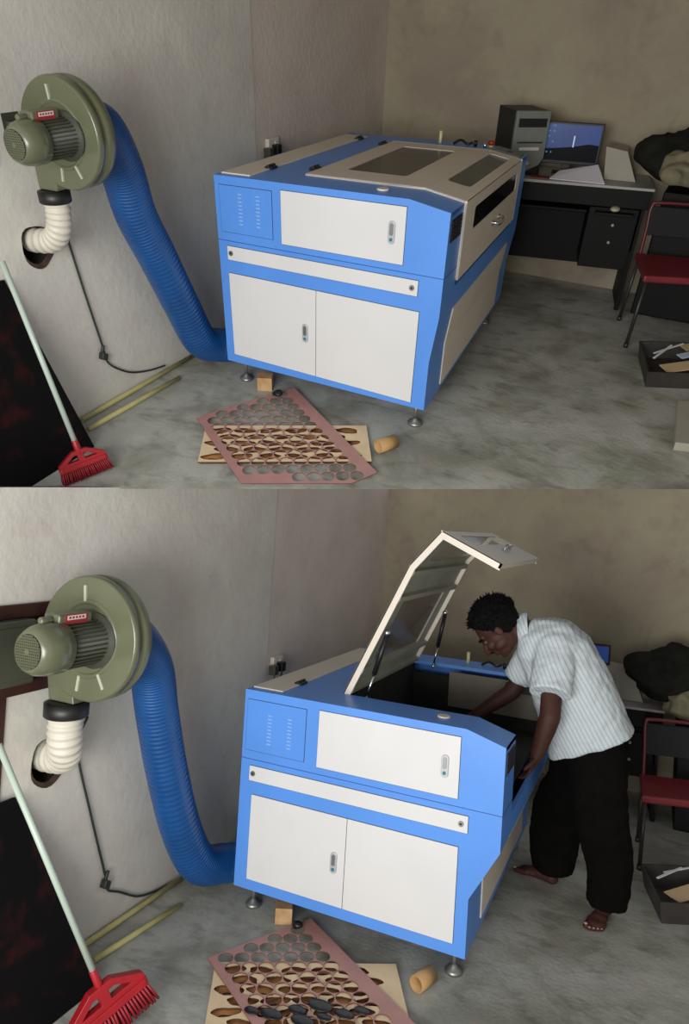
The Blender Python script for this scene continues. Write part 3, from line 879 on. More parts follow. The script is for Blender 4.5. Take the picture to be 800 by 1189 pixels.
def timber_frame(y0, y1, z0, z1, lab, lab2, lab3):
    T = thing('shutter_frame', lab, 'frame', (-.42, (y0 + y1) / 2, z0))
    m = MB(); b = .05
    for a in ((y0, z0, y1, z0 + b), (y0, z1 - b, y1, z1), (y0, z0 + b, y0 + b, z1 - b), (y1 - b, z0 + b, y1, z1 - b)):
        m.box(-.42, a[0], a[1], -.406, a[2], a[3])
    build(m, 'timber_surround', MAROON, parent=T, bevel=.004)
    m = MB(); m.box(-.418, y0 + b, z0 + b, -.409, y1 - b, z1 - b); build(m, 'backing_board', HOLE, parent=T)
    S = thing('switch_box', lab2, 'switch box', (-.40, y0 + .25, z0 + .06))
    m = MB(); m.box(-.4085, y0 + .07, z0 + .055, -.35, y0 + .27, z1 - .055); build(m, 'case', GREEND, parent=S, bevel=.01)
    m = MB(); m.box(-.35, y0 + .09, z0 + .08, -.345, y0 + .25, z1 - .08); m.cyl((-.345, y0 + .20, z1 - .12), (-.33, y0 + .20, z1 - .12), .014, mi=1)
    build(m, 'case_cover', [GREEND, BLACK], parent=S, bevel=.003)

def post(lab, y0, y1, z1):
    m = MB(); m.box(-.42, y0, 0, -.412, y1, z1); o = build(m, 'door_post', MAROON, base=(-.4, (y0 + y1) / 2, 0), bevel=.004); tag(o, lab, 'door post')

# --- desk end of the room
def desk(ox, oy, yaw, w, d, h, lab):
    c, s = cos(yaw), sin(yaw)
    F = lambda u, v, z: V((ox + u * c - v * s, oy + u * s + v * c, z))
    T = thing('computer_desk', lab, 'desk', F(w / 2, d / 2, 0))
    def bx(u0, v0, z0, u1, v1, z1, nm, mt, par=T, bv=.003):
        m = MB(); m.hexa([F(u0, v0, z0), F(u1, v0, z0), F(u1, v1, z0), F(u0, v1, z0), F(u0, v0, z1), F(u1, v0, z1), F(u1, v1, z1), F(u0, v1, z1)])
        return build(m, nm, mt, parent=par, bevel=bv)
    bx(0, 0, h - .018, w, d, h, 'desk_top', DESKT)
    bx(.01, .01, h - .14, w - .01, .03, h - .018, 'apron', DESK)
    bx(.03, .02, .02, .05, d - .02, h - .02, 'side_panel', DESK)
    bx(w - .05, .02, .0, w - .03, d - .02, h - .02, 'side_panel', DESK)
    bx(.05, d - .10, .25 * h, w - .05, d - .08, h - .02, 'modesty_panel', DESK)
    bx(.12, .02, h - .19, w - .42, d - .15, h - .175, 'keyboard_tray', DESK)
    bx(w - .36, -.04, h - .188, w - .10, .02, h - .17, 'pull_out_shelf', DESK)
    cb = bx(w - .40, .03, .30, w - .06, d - .06, h - .15, 'drawer_cabinet', DESK)
    for i in range(2):
        m = MB(); m.cyl(F(w - .22, .03, h - .26 - i * .12), F(w - .22, .012, h - .26 - i * .12), .010, n=12); build(m, 'drawer_knob', STEEL, parent=cb)
    for u in (.04, w - .06):
        bx(u, .03, 0, u + .03, .06, h * .5, 'leg', DESK)
    return F

def pc_tower(F, u, v, h, lab, w=.19, d=.42, hh=.40):
    T = thing('computer_tower', lab, 'computer', F(u + w / 2, v + d / 2, h))
    def bx(a, nm, mt, par=T, bv=.004):
        u0, v0, z0, u1, v1, z1 = a
        m = MB(); m.hexa([F(u + u0, v + v0, h + z0 + .0008), F(u + u1, v + v0, h + z0 + .0008), F(u + u1, v + v1, h + z0), F(u + u0, v + v1, h + z0),
                          F(u + u0, v + v0, h + z1), F(u + u1, v + v0, h + z1), F(u + u1, v + v1, h + z1), F(u + u0, v + v1, h + z1)])
        return build(m, nm, mt, parent=par, bevel=bv)
    bx((0, .02, 0, w, d, hh), 'case', PCS)
    m = MB(); poly = [(0, .12), (.03, .07), (w / 2, .03), (w - .03, .07), (w, .12), (w, hh), (0, hh)]
    m.prism(poly, lambda a, b, c: F(u + a, v + c, h + b), -.012, .02)
    fb = build(m, 'front_fascia', PCF, parent=T, bevel=.004)
    bx((.02, -.014, hh - .10, w - .02, -.010, hh - .045), 'drive_bay', BLACK, fb, .001)
    bx((.03, -.014, hh - .20, w - .03, -.011, hh - .19), 'drive_slot', PCS, fb, .001)
    bx((.05, -.016, hh - .245, w - .05, -.011, hh - .225), 'badge', WHLAB, fb, .001)
    m = MB(); m.cyl(F(u + w / 2, v - .013, h + .085), F(u + w / 2, v - .02, h + .085), .012, n=16); build(m, 'power_button', CHROME, parent=fb)
    bx((.01, .0, 0, w - .01, .03, .10), 'lower_fascia', BLACK)

def screen_mats():
    a = mat('screen_sky', lin(20, 50, 110), .3, emit=lin(26, 58, 124), estr=.45, col2=lin(8, 16, 40), scale=3, var=.1)
    return [a, mat('screen_land', lin(8, 10, 16), .3, emit=lin(8, 10, 18), estr=.2, spec=.1), mat('screen_light', lin(150, 160, 190), .3, emit=lin(170, 185, 220), estr=.6),
            mat('screen_icon', lin(40, 90, 130), .3, emit=lin(70, 120, 150), estr=.5)]

def monitor(F, u, v, h, w, hh, lab, lift=.06):
    T = thing('computer_monitor', lab, 'monitor', F(u + w / 2, v + .05, h))
    def q(a, mi, m):
        u0, v0, z0, u1, v1, z1 = a
        m.hexa([F(u + u0, v + v0, h + z0 + .0008), F(u + u1, v + v0, h + z0 + .0008), F(u + u1, v + v1, h + z0), F(u + u0, v + v1, h + z0),
                F(u + u0, v + v0, h + z1), F(u + u1, v + v0, h + z1), F(u + u1, v + v1, h + z1), F(u + u0, v + v1, h + z1)], mi)
    m = MB(); q((0, 0, lift, w, .03, lift + hh), 0, m); build(m, 'bezel', BLACK, parent=T, bevel=.004)
    m = MB(); b = .014; q((b, -.0015, lift + b * 1.6, w - b, .001, lift + hh - b), 0, m)
    zz = lift + hh * .42
    pl = [(b, lift + b * 1.6), (w - b, lift + b * 1.6), (w - b, zz + .02), (w * .8, zz + .025), (w * .66, zz + .012), (w * .5, zz), (w * .3, zz - .01), (b, zz - .02)]
    m.prism(pl, lambda a, c, e: F(u + a, v + e, h + c), -.0022, -.0014, 1)
    q((w * .545, -.003, zz, w * .565, -.002, zz + hh * .27), 2, m)
    rnd = random.Random(3)
    for r in range(6):
        for c in range(3):
            if c and rnd.random() < .35: continue
            q((b + .012 + c * .03, -.003, lift + hh * .88 - r * hh * .125, b + .022 + c * .03, -.002, lift + hh * .92 - r * hh * .125), 3, m)
    build(m, 'screen', screen_mats(), parent=T)
    m = MB(); q((w / 2 - .03, .01, .01, w / 2 + .03, .03, lift + .02), 0, m); q((w / 2 - .09, -.03, 0, w / 2 + .09, .10, .012), 0, m)
    build(m, 'stand', BLACK, parent=T, bevel=.003)

def heap(c, r, mt, lab, name, cat, amp=.06, seed=0, squash=0, fr=5):
    c = V(c); m = MB()
    def f(p):
        d = (p - c); n = noise.noise(p * fr + V((seed, 0, 0))) + .5 * noise.noise(p * fr * 2.3 + V((0, seed, 0)))
        n += .55 * (1 - 2 * abs(noise.noise(p * fr * 1.7 + V((5, 2, seed))))) - .3
        q = p + d.normalized() * n * amp if d.length > 1e-6 else p
        z0 = c.z - r[2] * .75
        if q.z < z0: q.z = z0 + (q.z - z0) * .05
        return q
    m.ball(c, r, 0, 48, 32, f=f)
    return tag(build(m, name, mt, base=(c.x, c.y, c.z - r[2] * .75)), lab, cat)

def steel_chair(legs, seat_z, back, lab, partial=False):
    """legs: four floor points (near-left, near-right, far-right, far-left)"""
    L = [V((*p, 0)) for p in legs]; c = sum(L, V()) / 4
    T = thing('steel_chair', lab, 'chair', c)
    S = [c + (p - c) * .93 + V((0, 0, seat_z)) for p in L]
    S2 = [c + (p - c) * 1.04 + V((0, 0, seat_z)) for p in L]
    dn = V((0, 0, .045))
    m = MB(); m.hexa([p - dn for p in S2] + S2); build(m, 'seat', CHAIRR, parent=T, bevel=.012)
    for p, q in zip(L, S):
        m = MB(); m.cyl(p + V((0, 0, .001)), q - V((0, 0, .04)), .0125, n=12); m.cyl(p + V((0, 0, .001)), p + V((0, 0, .03)), .016, n=12); build(m, 'leg', CHAIRF, parent=T)
    a, b = S[back[0]], S[back[1]]
    up = V((0, 0, back[2])); lean = (a - S[3 - back[0] if back[0] in (0, 3) else 3 - back[0]]).normalized() * .05
    ta, tb = a + up + lean * .8, b + up + lean * .8
    pts = catmull([a - V((0, 0, .02)), a.lerp(ta, .5), ta - V((0, 0, .03)), ta.lerp(tb, .12), ta.lerp(tb, .88), tb - V((0, 0, .03)), b.lerp(tb, .5), b - V((0, 0, .02))], 6)
    m = MB(); m.tube(pts, .012, 10); build(m, 'back_frame', CHAIRFR, parent=T)
    m = MB(); a1, b1 = a.lerp(ta, .38), b.lerp(tb, .38); a2, b2 = a.lerp(ta, .93), b.lerp(tb, .93); n = (b - a).cross(V((0, 0, 1))).normalized() * .012
    m.hexa([a1 - n, b1 - n, b1 + n, a1 + n, a2 - n, b2 - n, b2 + n, a2 + n]); build(m, 'backrest', mat('black_mesh_back', lin(24, 22, 24), .8), parent=T, bevel=.006)
    m = MB()
    for i, j in ((0, 1), (1, 2), (2, 3), (3, 0)):
        m.cyl(L[i] + V((0, 0, .16)), L[j] + V((0, 0, .16)), .007, n=8)
    return T

def scrap_box(P, h, lab, labs, seed=0):
    P = [V((*p, 0)) for p in P]; c = sum(P, V()) / 4
    T = thing('scrap_tray', lab, 'tray', c)
    m = MB(); out = 1.10
    T0 = P; T1 = [c + (p - c) * out + V((0, 0, h)) for p in P]
    I0 = [c + (p - c) * .94 + V((0, 0, .008)) for p in P]; I1 = [c + (p - c) * (out - .05) + V((0, 0, h)) for p in P]
    vs = T0 + T1 + I0 + I1
    fs = [(0, 1, 2, 3), (8, 11, 10, 9)]
    for i in range(4):
        j = (i + 1) % 4
        fs += [(i, j, 4 + j, 4 + i), (8 + j, 8 + i, 12 + i, 12 + j), (4 + i, 4 + j, 12 + j, 12 + i)]
    m.add(vs, fs); build(m, 'tray_body', mat('dirty_grey_plastic', lin(58, 54, 50), .6, var=.2, scale=10), parent=T)
    e1 = (P[1] - P[0]).normalized(); e2 = (P[3] - P[0]).normalized()
    rnd = random.Random(seed)
    items = []
    w1, w2 = (P[1] - P[0]).length, (P[3] - P[0]).length
    for i, (u, v, z, l, w, a, mt, nm, lb) in enumerate(labs):
        d = (e1 * cos(a) + e2 * sin(a)).normalized(); n = V((-d.y, d.x, 0)); p = P[0] + e1 * u * w1 + e2 * v * w2 + V((0, 0, z))
        m = MB(); m.obox(p, (d + V((0, 0, .12))) * l, n * w, V((0, 0, .006)))
        tag(build(m, nm, mt, base=p, bevel=.001), lb, 'scrap')

# ------------------------------------------------------------------ the person
def person():
    T = thing('person', 'man in a pale striped short-sleeved shirt and black trousers, barefoot, bending over the open machine', 'person', (1.6, .95, 0))
    # ---- body: one continuous skin surface
    m = MB()
    def chain(pts, rs, n=16):
        pts = [V(p) for p in pts]
        for i in range(len(pts) - 1):
            m.cyl(pts[i], pts[i + 1], rs[i], rs[i + 1], n=n)
        for p, r in zip(pts, rs): m.ball(p, r, 0, n, 10)
    neck = V((1.255, .80, 1.475)); hc = V((1.105, .75, 1.475))
    # torso core
    chain([(1.60, .95, .92), (1.53, .93, 1.10), (1.42, .88, 1.30), (1.34, .86, 1.40)], [.11, .115, .12, .10])
    chain([(1.34, .85, 1.43), neck, (1.17, .78, 1.47)], [.075, .062, .064])
    # head in its own frame: forward F, crown U, left S
    F = V((-.52, -.08, -.85)).normalized(); U = V((-.85, 0, .52)); U = (U - F * U.dot(F)).normalized(); S = U.cross(F)
    R = Matrix((F, S, U)).transposed()
    k = 1.22
    def hp(a, b, c): return hc + (F * a + S * b + U * c) * k
    def hb(c, r): m.ball(hp(*c), tuple(x * k for x in r), 0, 20, 14, R=R)
    hb((-.012, 0, .022), (.094, .074, .088)); hb((.018, 0, -.035), (.070, .060, .075))
    hb((.040, 0, -.085), (.040, .038, .028)); hb((.072, 0, .018), (.020, .050, .016))
    hb((.066, .030, -.030), (.026, .022, .022)); hb((.066, -.030, -.030), (.026, .022, .022))
    # nose
    m.cyl(hp(.082, 0, .008), hp(.108, 0, -.032), .010 * k, .014 * k, n=12); m.ball(hp(.106, 0, -.034), .015 * k)
    for sgn in (1, -1): m.ball(hp(.094, sgn * .012, -.038), .011 * k, 0, 10, 8)
    # lips, chin, jaw
    hb((.082, 0, -.060), (.014, .024, .006)); hb((.080, 0, -.072), (.014, .021, .007)); hb((.066, 0, -.098), (.018, .020, .014))
    for sgn in (1, -1):
        hb((-.008, sgn * .076, -.018), (.018, .010, .030)); hb((.030, sgn * .05, -.058), (.035, .014, .022))
    # near (left) arm: shoulder, elbow, wrist down to the cabinet edge
    def arm(sh, el, wr, hdir, palm_n, r=(.058, .052, .042, .044, .030), sgn=1, curl=1.0):
        sh, el, wr = V(sh), V(el), V(wr)
        chain([sh, sh.lerp(el, .5), el, el.lerp(wr, .3), wr], list(r))
        h = V(hdir).normalized(); pn = V(palm_n); pn = (pn - h * pn.dot(h)).normalized(); sd = h.cross(pn) * sgn
        pc = wr + h * .048
        Rm = Matrix((h, sd, pn)).transposed()
        m.ball(pc, (.055, .043, .018), 0, 18, 12, R=Rm)
        m.cyl(wr, pc, .028, .026, n=14)
        for i, (off, ln) in enumerate(((-.030, .070), (-.010, .080), (.011, .074), (.030, .058))):
            p = wr + h * .088 + sd * off; d = h
            rr = .0098
            for j, f in enumerate((.45, .32, .23)):
                ang = (.25 + .45 * j) * curl
                d2 = (h * cos(ang) + pn * sin(ang)).normalized(); q = p + d2 * ln * f
                m.cyl(p, q, rr, rr * .92, n=10); m.ball(q, rr * .93, 0, 10, 8); p = q; rr *= .92
        p = wr + h * .03 - sd * .036; q = p + (h * .6 - sd * .7 + pn * .3).normalized() * .036; s_ = q + (h * .9 - sd * .15 + pn * .45).normalized() * .032
        m.cyl(p, q, .0135, .0118, n=10); m.cyl(q, s_, .0115, .0098, n=10); m.ball(q, .0118, 0, 10, 8); m.ball(s_, .0098, 0, 10, 8); m.ball(p, .014, 0, 10, 8)
    arm((1.42, .72, 1.38), (1.435, .57, 1.09), (1.385, .56, .90), (-.30, 0, -.95), (-.95, 0, .3), r=(.050, .054, .052, .050, .036), sgn=1, curl=.9)
    arm((1.30, 1.02, 1.36), (1.165, 1.0, 1.09), (.985, .93, .945), (-.85, -.1, -.5), (-.4, 0, -.9), r=(.060, .054, .047, .046, .034), sgn=-1, curl=.8)
    # legs inside the trousers, then bare feet
    chain([(1.64, .90, .86), (1.70, .84, .47), (1.715, .90, .10), (1.715, .90, .055)], [.08, .065, .045, .040])
    chain([(1.56, 1.03, .86), (1.40, 1.13, .47), (1.40, 1.16, .10), (1.40, 1.16, .055)], [.08, .065, .045, .040])
    def foot(heel, toe, big):
        heel, toe = V((*heel, 0)), V((*toe, 0)); d = (toe - heel).normalized(); s_ = V((-d.y, d.x, 0)) * big; ln = (toe - heel).length
        Rm = Matrix((d, s_, V((0, 0, 1)))).transposed()
        m.ball(heel + d * .035 + V((0, 0, .034)), (.042, .034, .034), 0, 16, 10, R=Rm)
        for t, h, w in ((.25, .050, .034), (.42, .042, .037), (.58, .032, .043), (.72, .024, .048)):
            m.ball(heel + d * ln * t + V((0, 0, h * .92)), (.05, w, h * .9), 0, 18, 12, R=Rm)
        res = []
        for i, (o, l, r) in enumerate(((.034, .030, .0165), (.012, .032, .0115), (-.006, .026, .0108), (-.023, .018, .0102), (-.038, .008, .0098))):
            b = heel + d * (ln * .80 - abs(o - .01) * .25) + s_ * o + V((0, 0, r * 1.15)); t = b + d * (l + .014) + V((0, 0, -r * .15))
            m.cyl(b - d * .03 + V((0, 0, .008)), b, r * 1.05, r, n=12); m.cyl(b, t, r, r * .95, n=12); m.ball(t, r * 1.02, 0, 12, 8); res.append((t, r, d, s_))
        return res
    t1 = foot((1.725, .985), (1.672, .735), 1) if False else foot((1.74, .99), (1.675, .742), -1)
    t2 = foot((1.455, 1.125), (1.215, 1.20), 1)
    body = build(m, 'body', SKIN, parent=T, remesh=.0062, smooth_it=3)
    # toenails, one on each toe
    for t, r, d, s_ in t1 + t2:
        m = MB(); m.ball(t + V((0, 0, r * .78)) + d * r * .25, (r * .62, r * .62, r * .26), 0, 10, 6)
        build(m, 'toenail', NAIL, parent=T)
    # eyes
    m = MB()
    for sgn in (1, -1):
        m.ball(hp(.0735, sgn * .031, -.004), .0108 * k, 0, 14, 10)
        m.ball(hp(.0805, sgn * .031, -.006), .0066 * k, 1, 10, 8)
    build(m, 'eyes', [EYEW, BLACK], parent=T)
    m = MB()
    for sgn in (1, -1): m.tube([hp(.086, sgn * .010, .016), hp(.090, sgn * .03, .021), hp(.074, sgn * .052, .014)], .0055 * k, 8)
    build(m, 'eyebrows', HAIR, parent=T)
    m = MB(); m.tube([hp(.097, -.022, -.050), hp(.1, 0, -.047), hp(.097, .022, -.050)], .0055 * k, 8); build(m, 'moustache', HAIR, parent=T)
    # hair: bushy cap
    m = MB()
    hcn = hp(-.022, 0, .034)
    def hf(p):
        d = (p - hcn).normalized()
        n = noise.noise(p * 34) * .011 + noise.noise(p * 80) * .007
        a = d.dot(F); u = d.dot(U)
        s = 1.0
        # keep the hairline off the face and the nape
        cut = a * .8 - u * .45
        if cut > .38: s = max(.62, 1 - (cut - .38) * 1.3)
        return hcn + (p - hcn) * s + d * n * k
    m.ball(hcn, (.118 * k, .096 * k, .104 * k), 0, 72, 48, R=R, f=hf)
    rnd = random.Random(7)
    for i in range(620):                                   # loose tufts along the outline
        a = rnd.uniform(0, 2 * pi); zc = rnd.uniform(-.25, 1)
        d = (U * zc + (F * cos(a) * .95 + S * sin(a)) * math.sqrt(max(0, 1 - zc * zc))).normalized()
        if d.dot(F) * .8 - d.dot(U) * .45 > .36: continue
        p = hcn + (F * d.dot(F) * .114 + S * d.dot(S) * .092 + U * d.dot(U) * .100) * k
        q = p + (d + V((rnd.uniform(-.7, .7), rnd.uniform(-.7, .7), rnd.uniform(-.7, .7)))).normalized() * rnd.uniform(.012, .028)
        m.cyl(p, q, .0045, .0012, n=4)
    build(m, 'hair', HAIR, parent=T)
    # ---- shirt
    m = MB()
    rings = []
    spec = [  # left end, right end (x, z), y centre, y half
        ((1.405, .785), (1.825, .985), .93, .185), ((1.385, .86), (1.79, 1.055), .925, .195), ((1.335, 1.0), (1.74, 1.17), .91, .200), ((1.275, 1.18), (1.665, 1.325), .885, .205),
        ((1.215, 1.33), (1.575, 1.47), .86, .205), ((1.205, 1.42), (1.47, 1.545), .85, .165), ((1.20, 1.445), (1.36, 1.555), .84, .10), ((1.205, 1.45), (1.29, 1.545), .83, .075)]
    N = 48
    for (a, b, yc, hy) in spec:
        A_, B_ = V((a[0], yc, a[1])), V((b[0], yc, b[1])); c = (A_ + B_) / 2; x = (B_ - A_) / 2; r = []
        for i in range(N):
            t = 2 * pi * i / N; cx_, sx_ = cos(t), sin(t)
            px = math.copysign(abs(cx_) ** .8, cx_); py = math.copysign(abs(sx_) ** .8, sx_)
            r.append(c + x * px + V((0, hy * py, 0)))
        rings.append(r)
    # interpolate rings smoothly
    full = []
    for k2 in range(len(rings) - 1):
        for j in range(4):
            t = j / 4; full.append([rings[k2][i].lerp(rings[k2 + 1][i], t) for i in range(N)])
    full.append(rings[-1])
    m.loft(full)
    def sleeve(p0, p1, r0, r1):
        p0, p1 = V(p0), V(p1); d = (p1 - p0).normalized(); x = V((1, 0, 0)); x = (x - d * x.dot(d)).normalized(); y = d.cross(x)
        rs = [m.ring(p0.lerp(p1, t), x, y, (r0 + (r1 - r0) * t) * 1.0, (r0 + (r1 - r0) * t) * .85, 28) for t in (0, .2, .4, .6, .8, 1)]
        m.loft(rs); m.ball(p0, (r0, r0 * .85, r0), 0, 20, 14)
    sleeve((1.42, .72, 1.40), (1.425, .585, 1.20), .105, .108)
    sleeve((1.28, .97, 1.34), (1.19, 1.0, 1.165), .085, .086)
    sh = build(m, 'shirt', SHIRT, parent=T, remesh=.009, smooth_it=6)
    tx = bpy.data.textures.new('folds', 'CLOUDS'); tx.noise_scale = .11
    dm = sh.modifiers.new('folds', 'DISPLACE'); dm.texture = tx; dm.strength = .022; dm.mid_level = .5
    m = MB()                                                 # collar stands around the neck
    nd = V((-1, -.1, -.15)).normalized(); cc = V((1.225, .815, 1.475)); xx = V((0, 1, 0)); xx = (xx - nd * xx.dot(nd)).normalized(); yy = nd.cross(xx)
    r0 = m.ring(cc - nd * .045, xx, yy, .098, .092, 28); r1 = m.ring(cc + nd * .012, xx, yy, .086, .088, 28)
    r2 = m.ring(cc + nd * .012, xx, yy, .080, .082, 28); r3 = m.ring(cc - nd * .03, xx, yy, .078, .080, 28)
    m.loft([r0, r1, r2, r3], caps=False)
    build(m, 'collar', SHIRT, parent=sh)
    # ---- trousers
    m = MB()
    def leg(pts, rs):
        P = [V(p) for p in pts]; rg = []
        for p, (a, b) in zip(P, rs): rg.append(m.ring(p, V((1, 0, 0)), V((0, 1, 0)), a, b, 32))
        m.loft(rg)
    leg([(1.625, .93, .98), (1.63, .90, .88), (1.66, .865, .70), (1.705, .85, .47), (1.735, .875, .28), (1.735, .895, .15), (1.73, .905, .075)],
        [(.165, .14), (.165, .13), (.150, .120), (.132, .112), (.118, .104), (.108, .098), (.098, .092)])
    leg([(1.58, .99, .98), (1.57, 1.03, .88), (1.52, 1.08, .68), (1.45, 1.12, .47), (1.425, 1.15, .28), (1.425, 1.155, .15), (1.425, 1.155, .07)],
        [(.15, .13), (.15, .13), (.14, .120), (.150, .112), (.145, .108), (.130, .100), (.112, .094)])
    m.ball((1.615, .96, .95), (.185, .165, .14), 0, 28, 18)
    tr = build(m, 'trousers', TROUS, parent=T, remesh=.011, smooth_it=5)
    tx = bpy.data.textures.new('creases', 'CLOUDS'); tx.noise_scale = .09
    dm = tr.modifiers.new('creases', 'DISPLACE'); dm.texture = tx; dm.strength = .03; dm.mid_level = .5

# ================================================================== UPPER ROOM
ROOM = 'upper'
shell_upper()
machine('upper', False, 'blue and white laser engraver with its lid closed, in the upper room')
blower((-.105, 1.402), -.85, .205, .052, (-.245, -.81, 1.18),
       [(-.245, -.81, 1.15), (-.245, -.81, 1.08), (-.265, -.81, 1.01), (-.33, -.805, .955), (-.47, -.80, .935)],
       [(-.10, -.722, 1.402), (-.105, -.62, 1.395), (-.165, -.47, 1.22), (-.2, -.38, 1.0), (-.2, -.27, .78), (-.2, -.12, .47), (-.19, 0, .225), (-.165, .14, .145), (-.10, .235, .125), (-.034, .245, .125)],
       ('grey-green centrifugal blower on the left wall of the upper room', 'white ribbed exhaust duct with black collar, left wall of the upper room',
        'thick blue ribbed suction hose running down to the closed machine'))
hole_rim(-.82, .925, .08, .082, 'jagged brown hole in the plaster under the blower of the upper room')
cable([(-.414, -.60, 1.05), (-.410, -.64, .972), (-.409, -.607, .687), (-.408, -.554, .349), (-.405, -.55, .27), (-.405, -.51, .208), (-.405, -.39, .123), (-.405, -.238, .072), (-.40, -.10, .05)],
      (-.400, -.565, .288), 'thin dark cable with a plug hanging on the left wall of the upper room')
socket(1.195, 1.068, 'white wall socket above the closed machine on the left wall', ['grey plug in the wall socket behind the closed machine', 'black plug in the wall socket behind the closed machine'])
poles([((-.300, -.86, .0145), (-.272, -.131, .0145)), ((-.40, -.80, .0145), (-.395, .17, .0145))],
      ['pale yellow pole lying free on the floor of the upper room', 'pale yellow pole against the left wall of the upper room'], 'pale poles in the upper room')
board_clipped((2.296, -3.088, 1.867), (-.274, -1.455, 0), (2.582, .152, 0), [(-.165, -.96, .001), (-.380, -1.06, .84), (-.380, -2.2, .84), (-.165, -2.1, .001)], .03, 'black board leaning on the left wall of the upper room')
broom((-.02, -1.175, .093), (-.285, -1.12, .95), (.45, .9, 0), 'red broom with a white handle leaning by the board, upper room', .72)
timber_frame(-1.35, -.93, 1.27, 1.56, 'maroon timber frame behind the blower in the upper room', 'grey switch box in the maroon frame, upper room', '')
wood_block([(.210, -.020), (.290, .015), (.256, .088), (.176, .053)], .082, 'small pine block beside the closed machine, upper room')
cutn = V((.49, -.871)).normalized()   # the floor of the upper room ends along this line
cut = lambda p: -((V(p) - V((1.119, -.671))).dot(cutn)) - .012
scraps('upper', (.40, .085), (.81, -.585), (-.43, -.90), .64, 1.0, (.215, -.53), (.867, .498), .86, .36,
       ['pink perforated sheet with a plain band, on the upper room floor', 'pale plywood sheet full of cut-outs, upper room', 'scorched brown sheet under the plywood, upper room'], cut)
lump(.372, -.055, .026, 'small black stone on the tip of the pink sheet, upper room')
tube_piece(1.145, -.25, radians(60), 'short cardboard tube beside the plywood, upper room')
F = desk(.60, 2.215, radians(12), 1.32, .52, .87, 'black computer desk with pale top against the upper room back wall')
FT = lambda u, v, z: V((.885 + u * cos(radians(38)) - v * sin(radians(38)), 2.335 + u * sin(radians(38)) + v * cos(radians(38)), z))
pc_tower(FT, 0, 0, .87, 'dark grey computer tower standing on the upper room desk', w=.25, d=.33, hh=.41)
monitor(F, .485, .26, .87, .43, .27, 'flat black monitor with a blue picture, upper room desk', .07)
m = MB(); p = F(.65, .04, .875)
m.hexa([F(.60, .05, .872), F(.98, .01, .872), F(.92, .19, .96), F(.66, .14, .91), F(.60, .05, .878), F(.98, .01, .878), F(.92, .19, .966), F(.66, .14, .916)])
tag(build(m, 'paper_stack', PAPER, base=p), 'white papers lying tilted in front of the upper room monitor', 'papers')
m = MB(); m.hexa([F(.46, .03, .871), F(.59, .02, .871), F(.60, .10, .871), F(.48, .12, .871), F(.46, .03, .88), F(.59, .02, .88), F(.60, .10, .88), F(.48, .12, .88)])
tag(build(m, 'red_booklet', mat('dull_red_card', lin(120, 60, 56), .6), base=F(.54, .07, .87)), 'dull red booklet beside the white papers on the desk', 'booklet')
m = MB(); c = F(1.09, -.005, .702)
m.ball(c + V((0, 0, .0215)), (.034, .05, .018), 0, 18, 10)
tag(build(m, 'computer_mouse', mat('ivory_plastic', lin(190, 186, 160), .4), base=c), 'ivory computer mouse on the pull-out tray of the desk', 'mouse')
m = MB(); m.hexa([F(.98, .20, .872), F(1.20, .18, .872), F(1.22, .44, .872), F(1.0, .46, .872), F(.95, .22, 1.08), F(1.10, .20, 1.06), F(1.12, .42, 1.06), F(.98, .44, 1.08)])
tag(build(m, 'document_carton', PAPERG, base=F(1.09, .3, .872), bevel=.003), 'grey white carton between monitor and jacket, upper room', 'carton')
# jacket over a rack to the right of the desk
m = MB(); m.box(1.95, 2.50, 0, 2.75, 2.95, .86)
tag(build(m, 'storage_chest', DESK, base=(2.3, 2.6, 0), bevel=.01), 'black chest buried under the clothes, upper room', 'chest')
heap((2.00, 2.62, 1.06), (.34, .24, .17), CLOTHD, 'charcoal jacket thrown in a heap at the right end of the desk', 'jacket', 'jacket', .07, 3, fr=4)
heap((2.06, 2.36, 1.03), (.15, .12, .12), CLOTHK, 'khaki cloth lying below the charcoal jacket, upper room', 'khaki_cloth', 'cloth', .07, 8)
heap((2.38, 2.62, .95), (.26, .22, .17), CLOTHD, 'dark bundle of cloth under the khaki cloth, upper room', 'cloth_bundle', 'cloth', .06, 12)
steel_chair([(2.025, 1.80), (2.48, 1.98), (2.40, 2.42), (1.90, 2.30)], .49, (3, 2, .33), 'maroon steel chair standing before the upper room desk')
scrap_box([(2.235, 1.22), (2.62, 1.40), (2.50, 1.84), (2.13, 1.66)], .11, 'grey tray of scraps on the right floor of the upper room', [
    (.45, .22, .10, .20, .11, .15, mat('tan_board', lin(206, 180, 140), .6), 'wood_offcut', 'tan offcut at the front of the upper room tray'),
    (.25, .62, .12, .22, .014, .9, PAPER, 'white_strip', 'white strip sticking up in the upper room tray'),
    (.35, .72, .125, .24, .012, .5, PAPER, 'white_strip', 'long white strip at the back of the upper room tray'),
    (.62, .50, .13, .14, .06, .3, mat('pale_blue_paper', lin(180, 196, 210), .6), 'paper_scrap', 'pale blue paper scrap in the upper room tray'),
    (.72, .85, .12, .12, .09, .2, mat('tan_board2', lin(196, 172, 120), .6), 'wood_offcut', 'tan offcut at the rear of the upper room tray')], 1)
m = MB(); m.hexa([(2.47, .50, .001), (2.95, .62, .001), (2.95, 1.30, .001), (2.43, 1.02, .001), (2.47, .50, .05), (2.95, .62, .05), (2.95, 1.30, .05), (2.43, 1.02, .05)])
tag(build(m, 'loose_board', PAPERG, base=(2.6, .9, 0), bevel=.004), 'pale flat panel lying at the right edge of the upper room', 'panel')

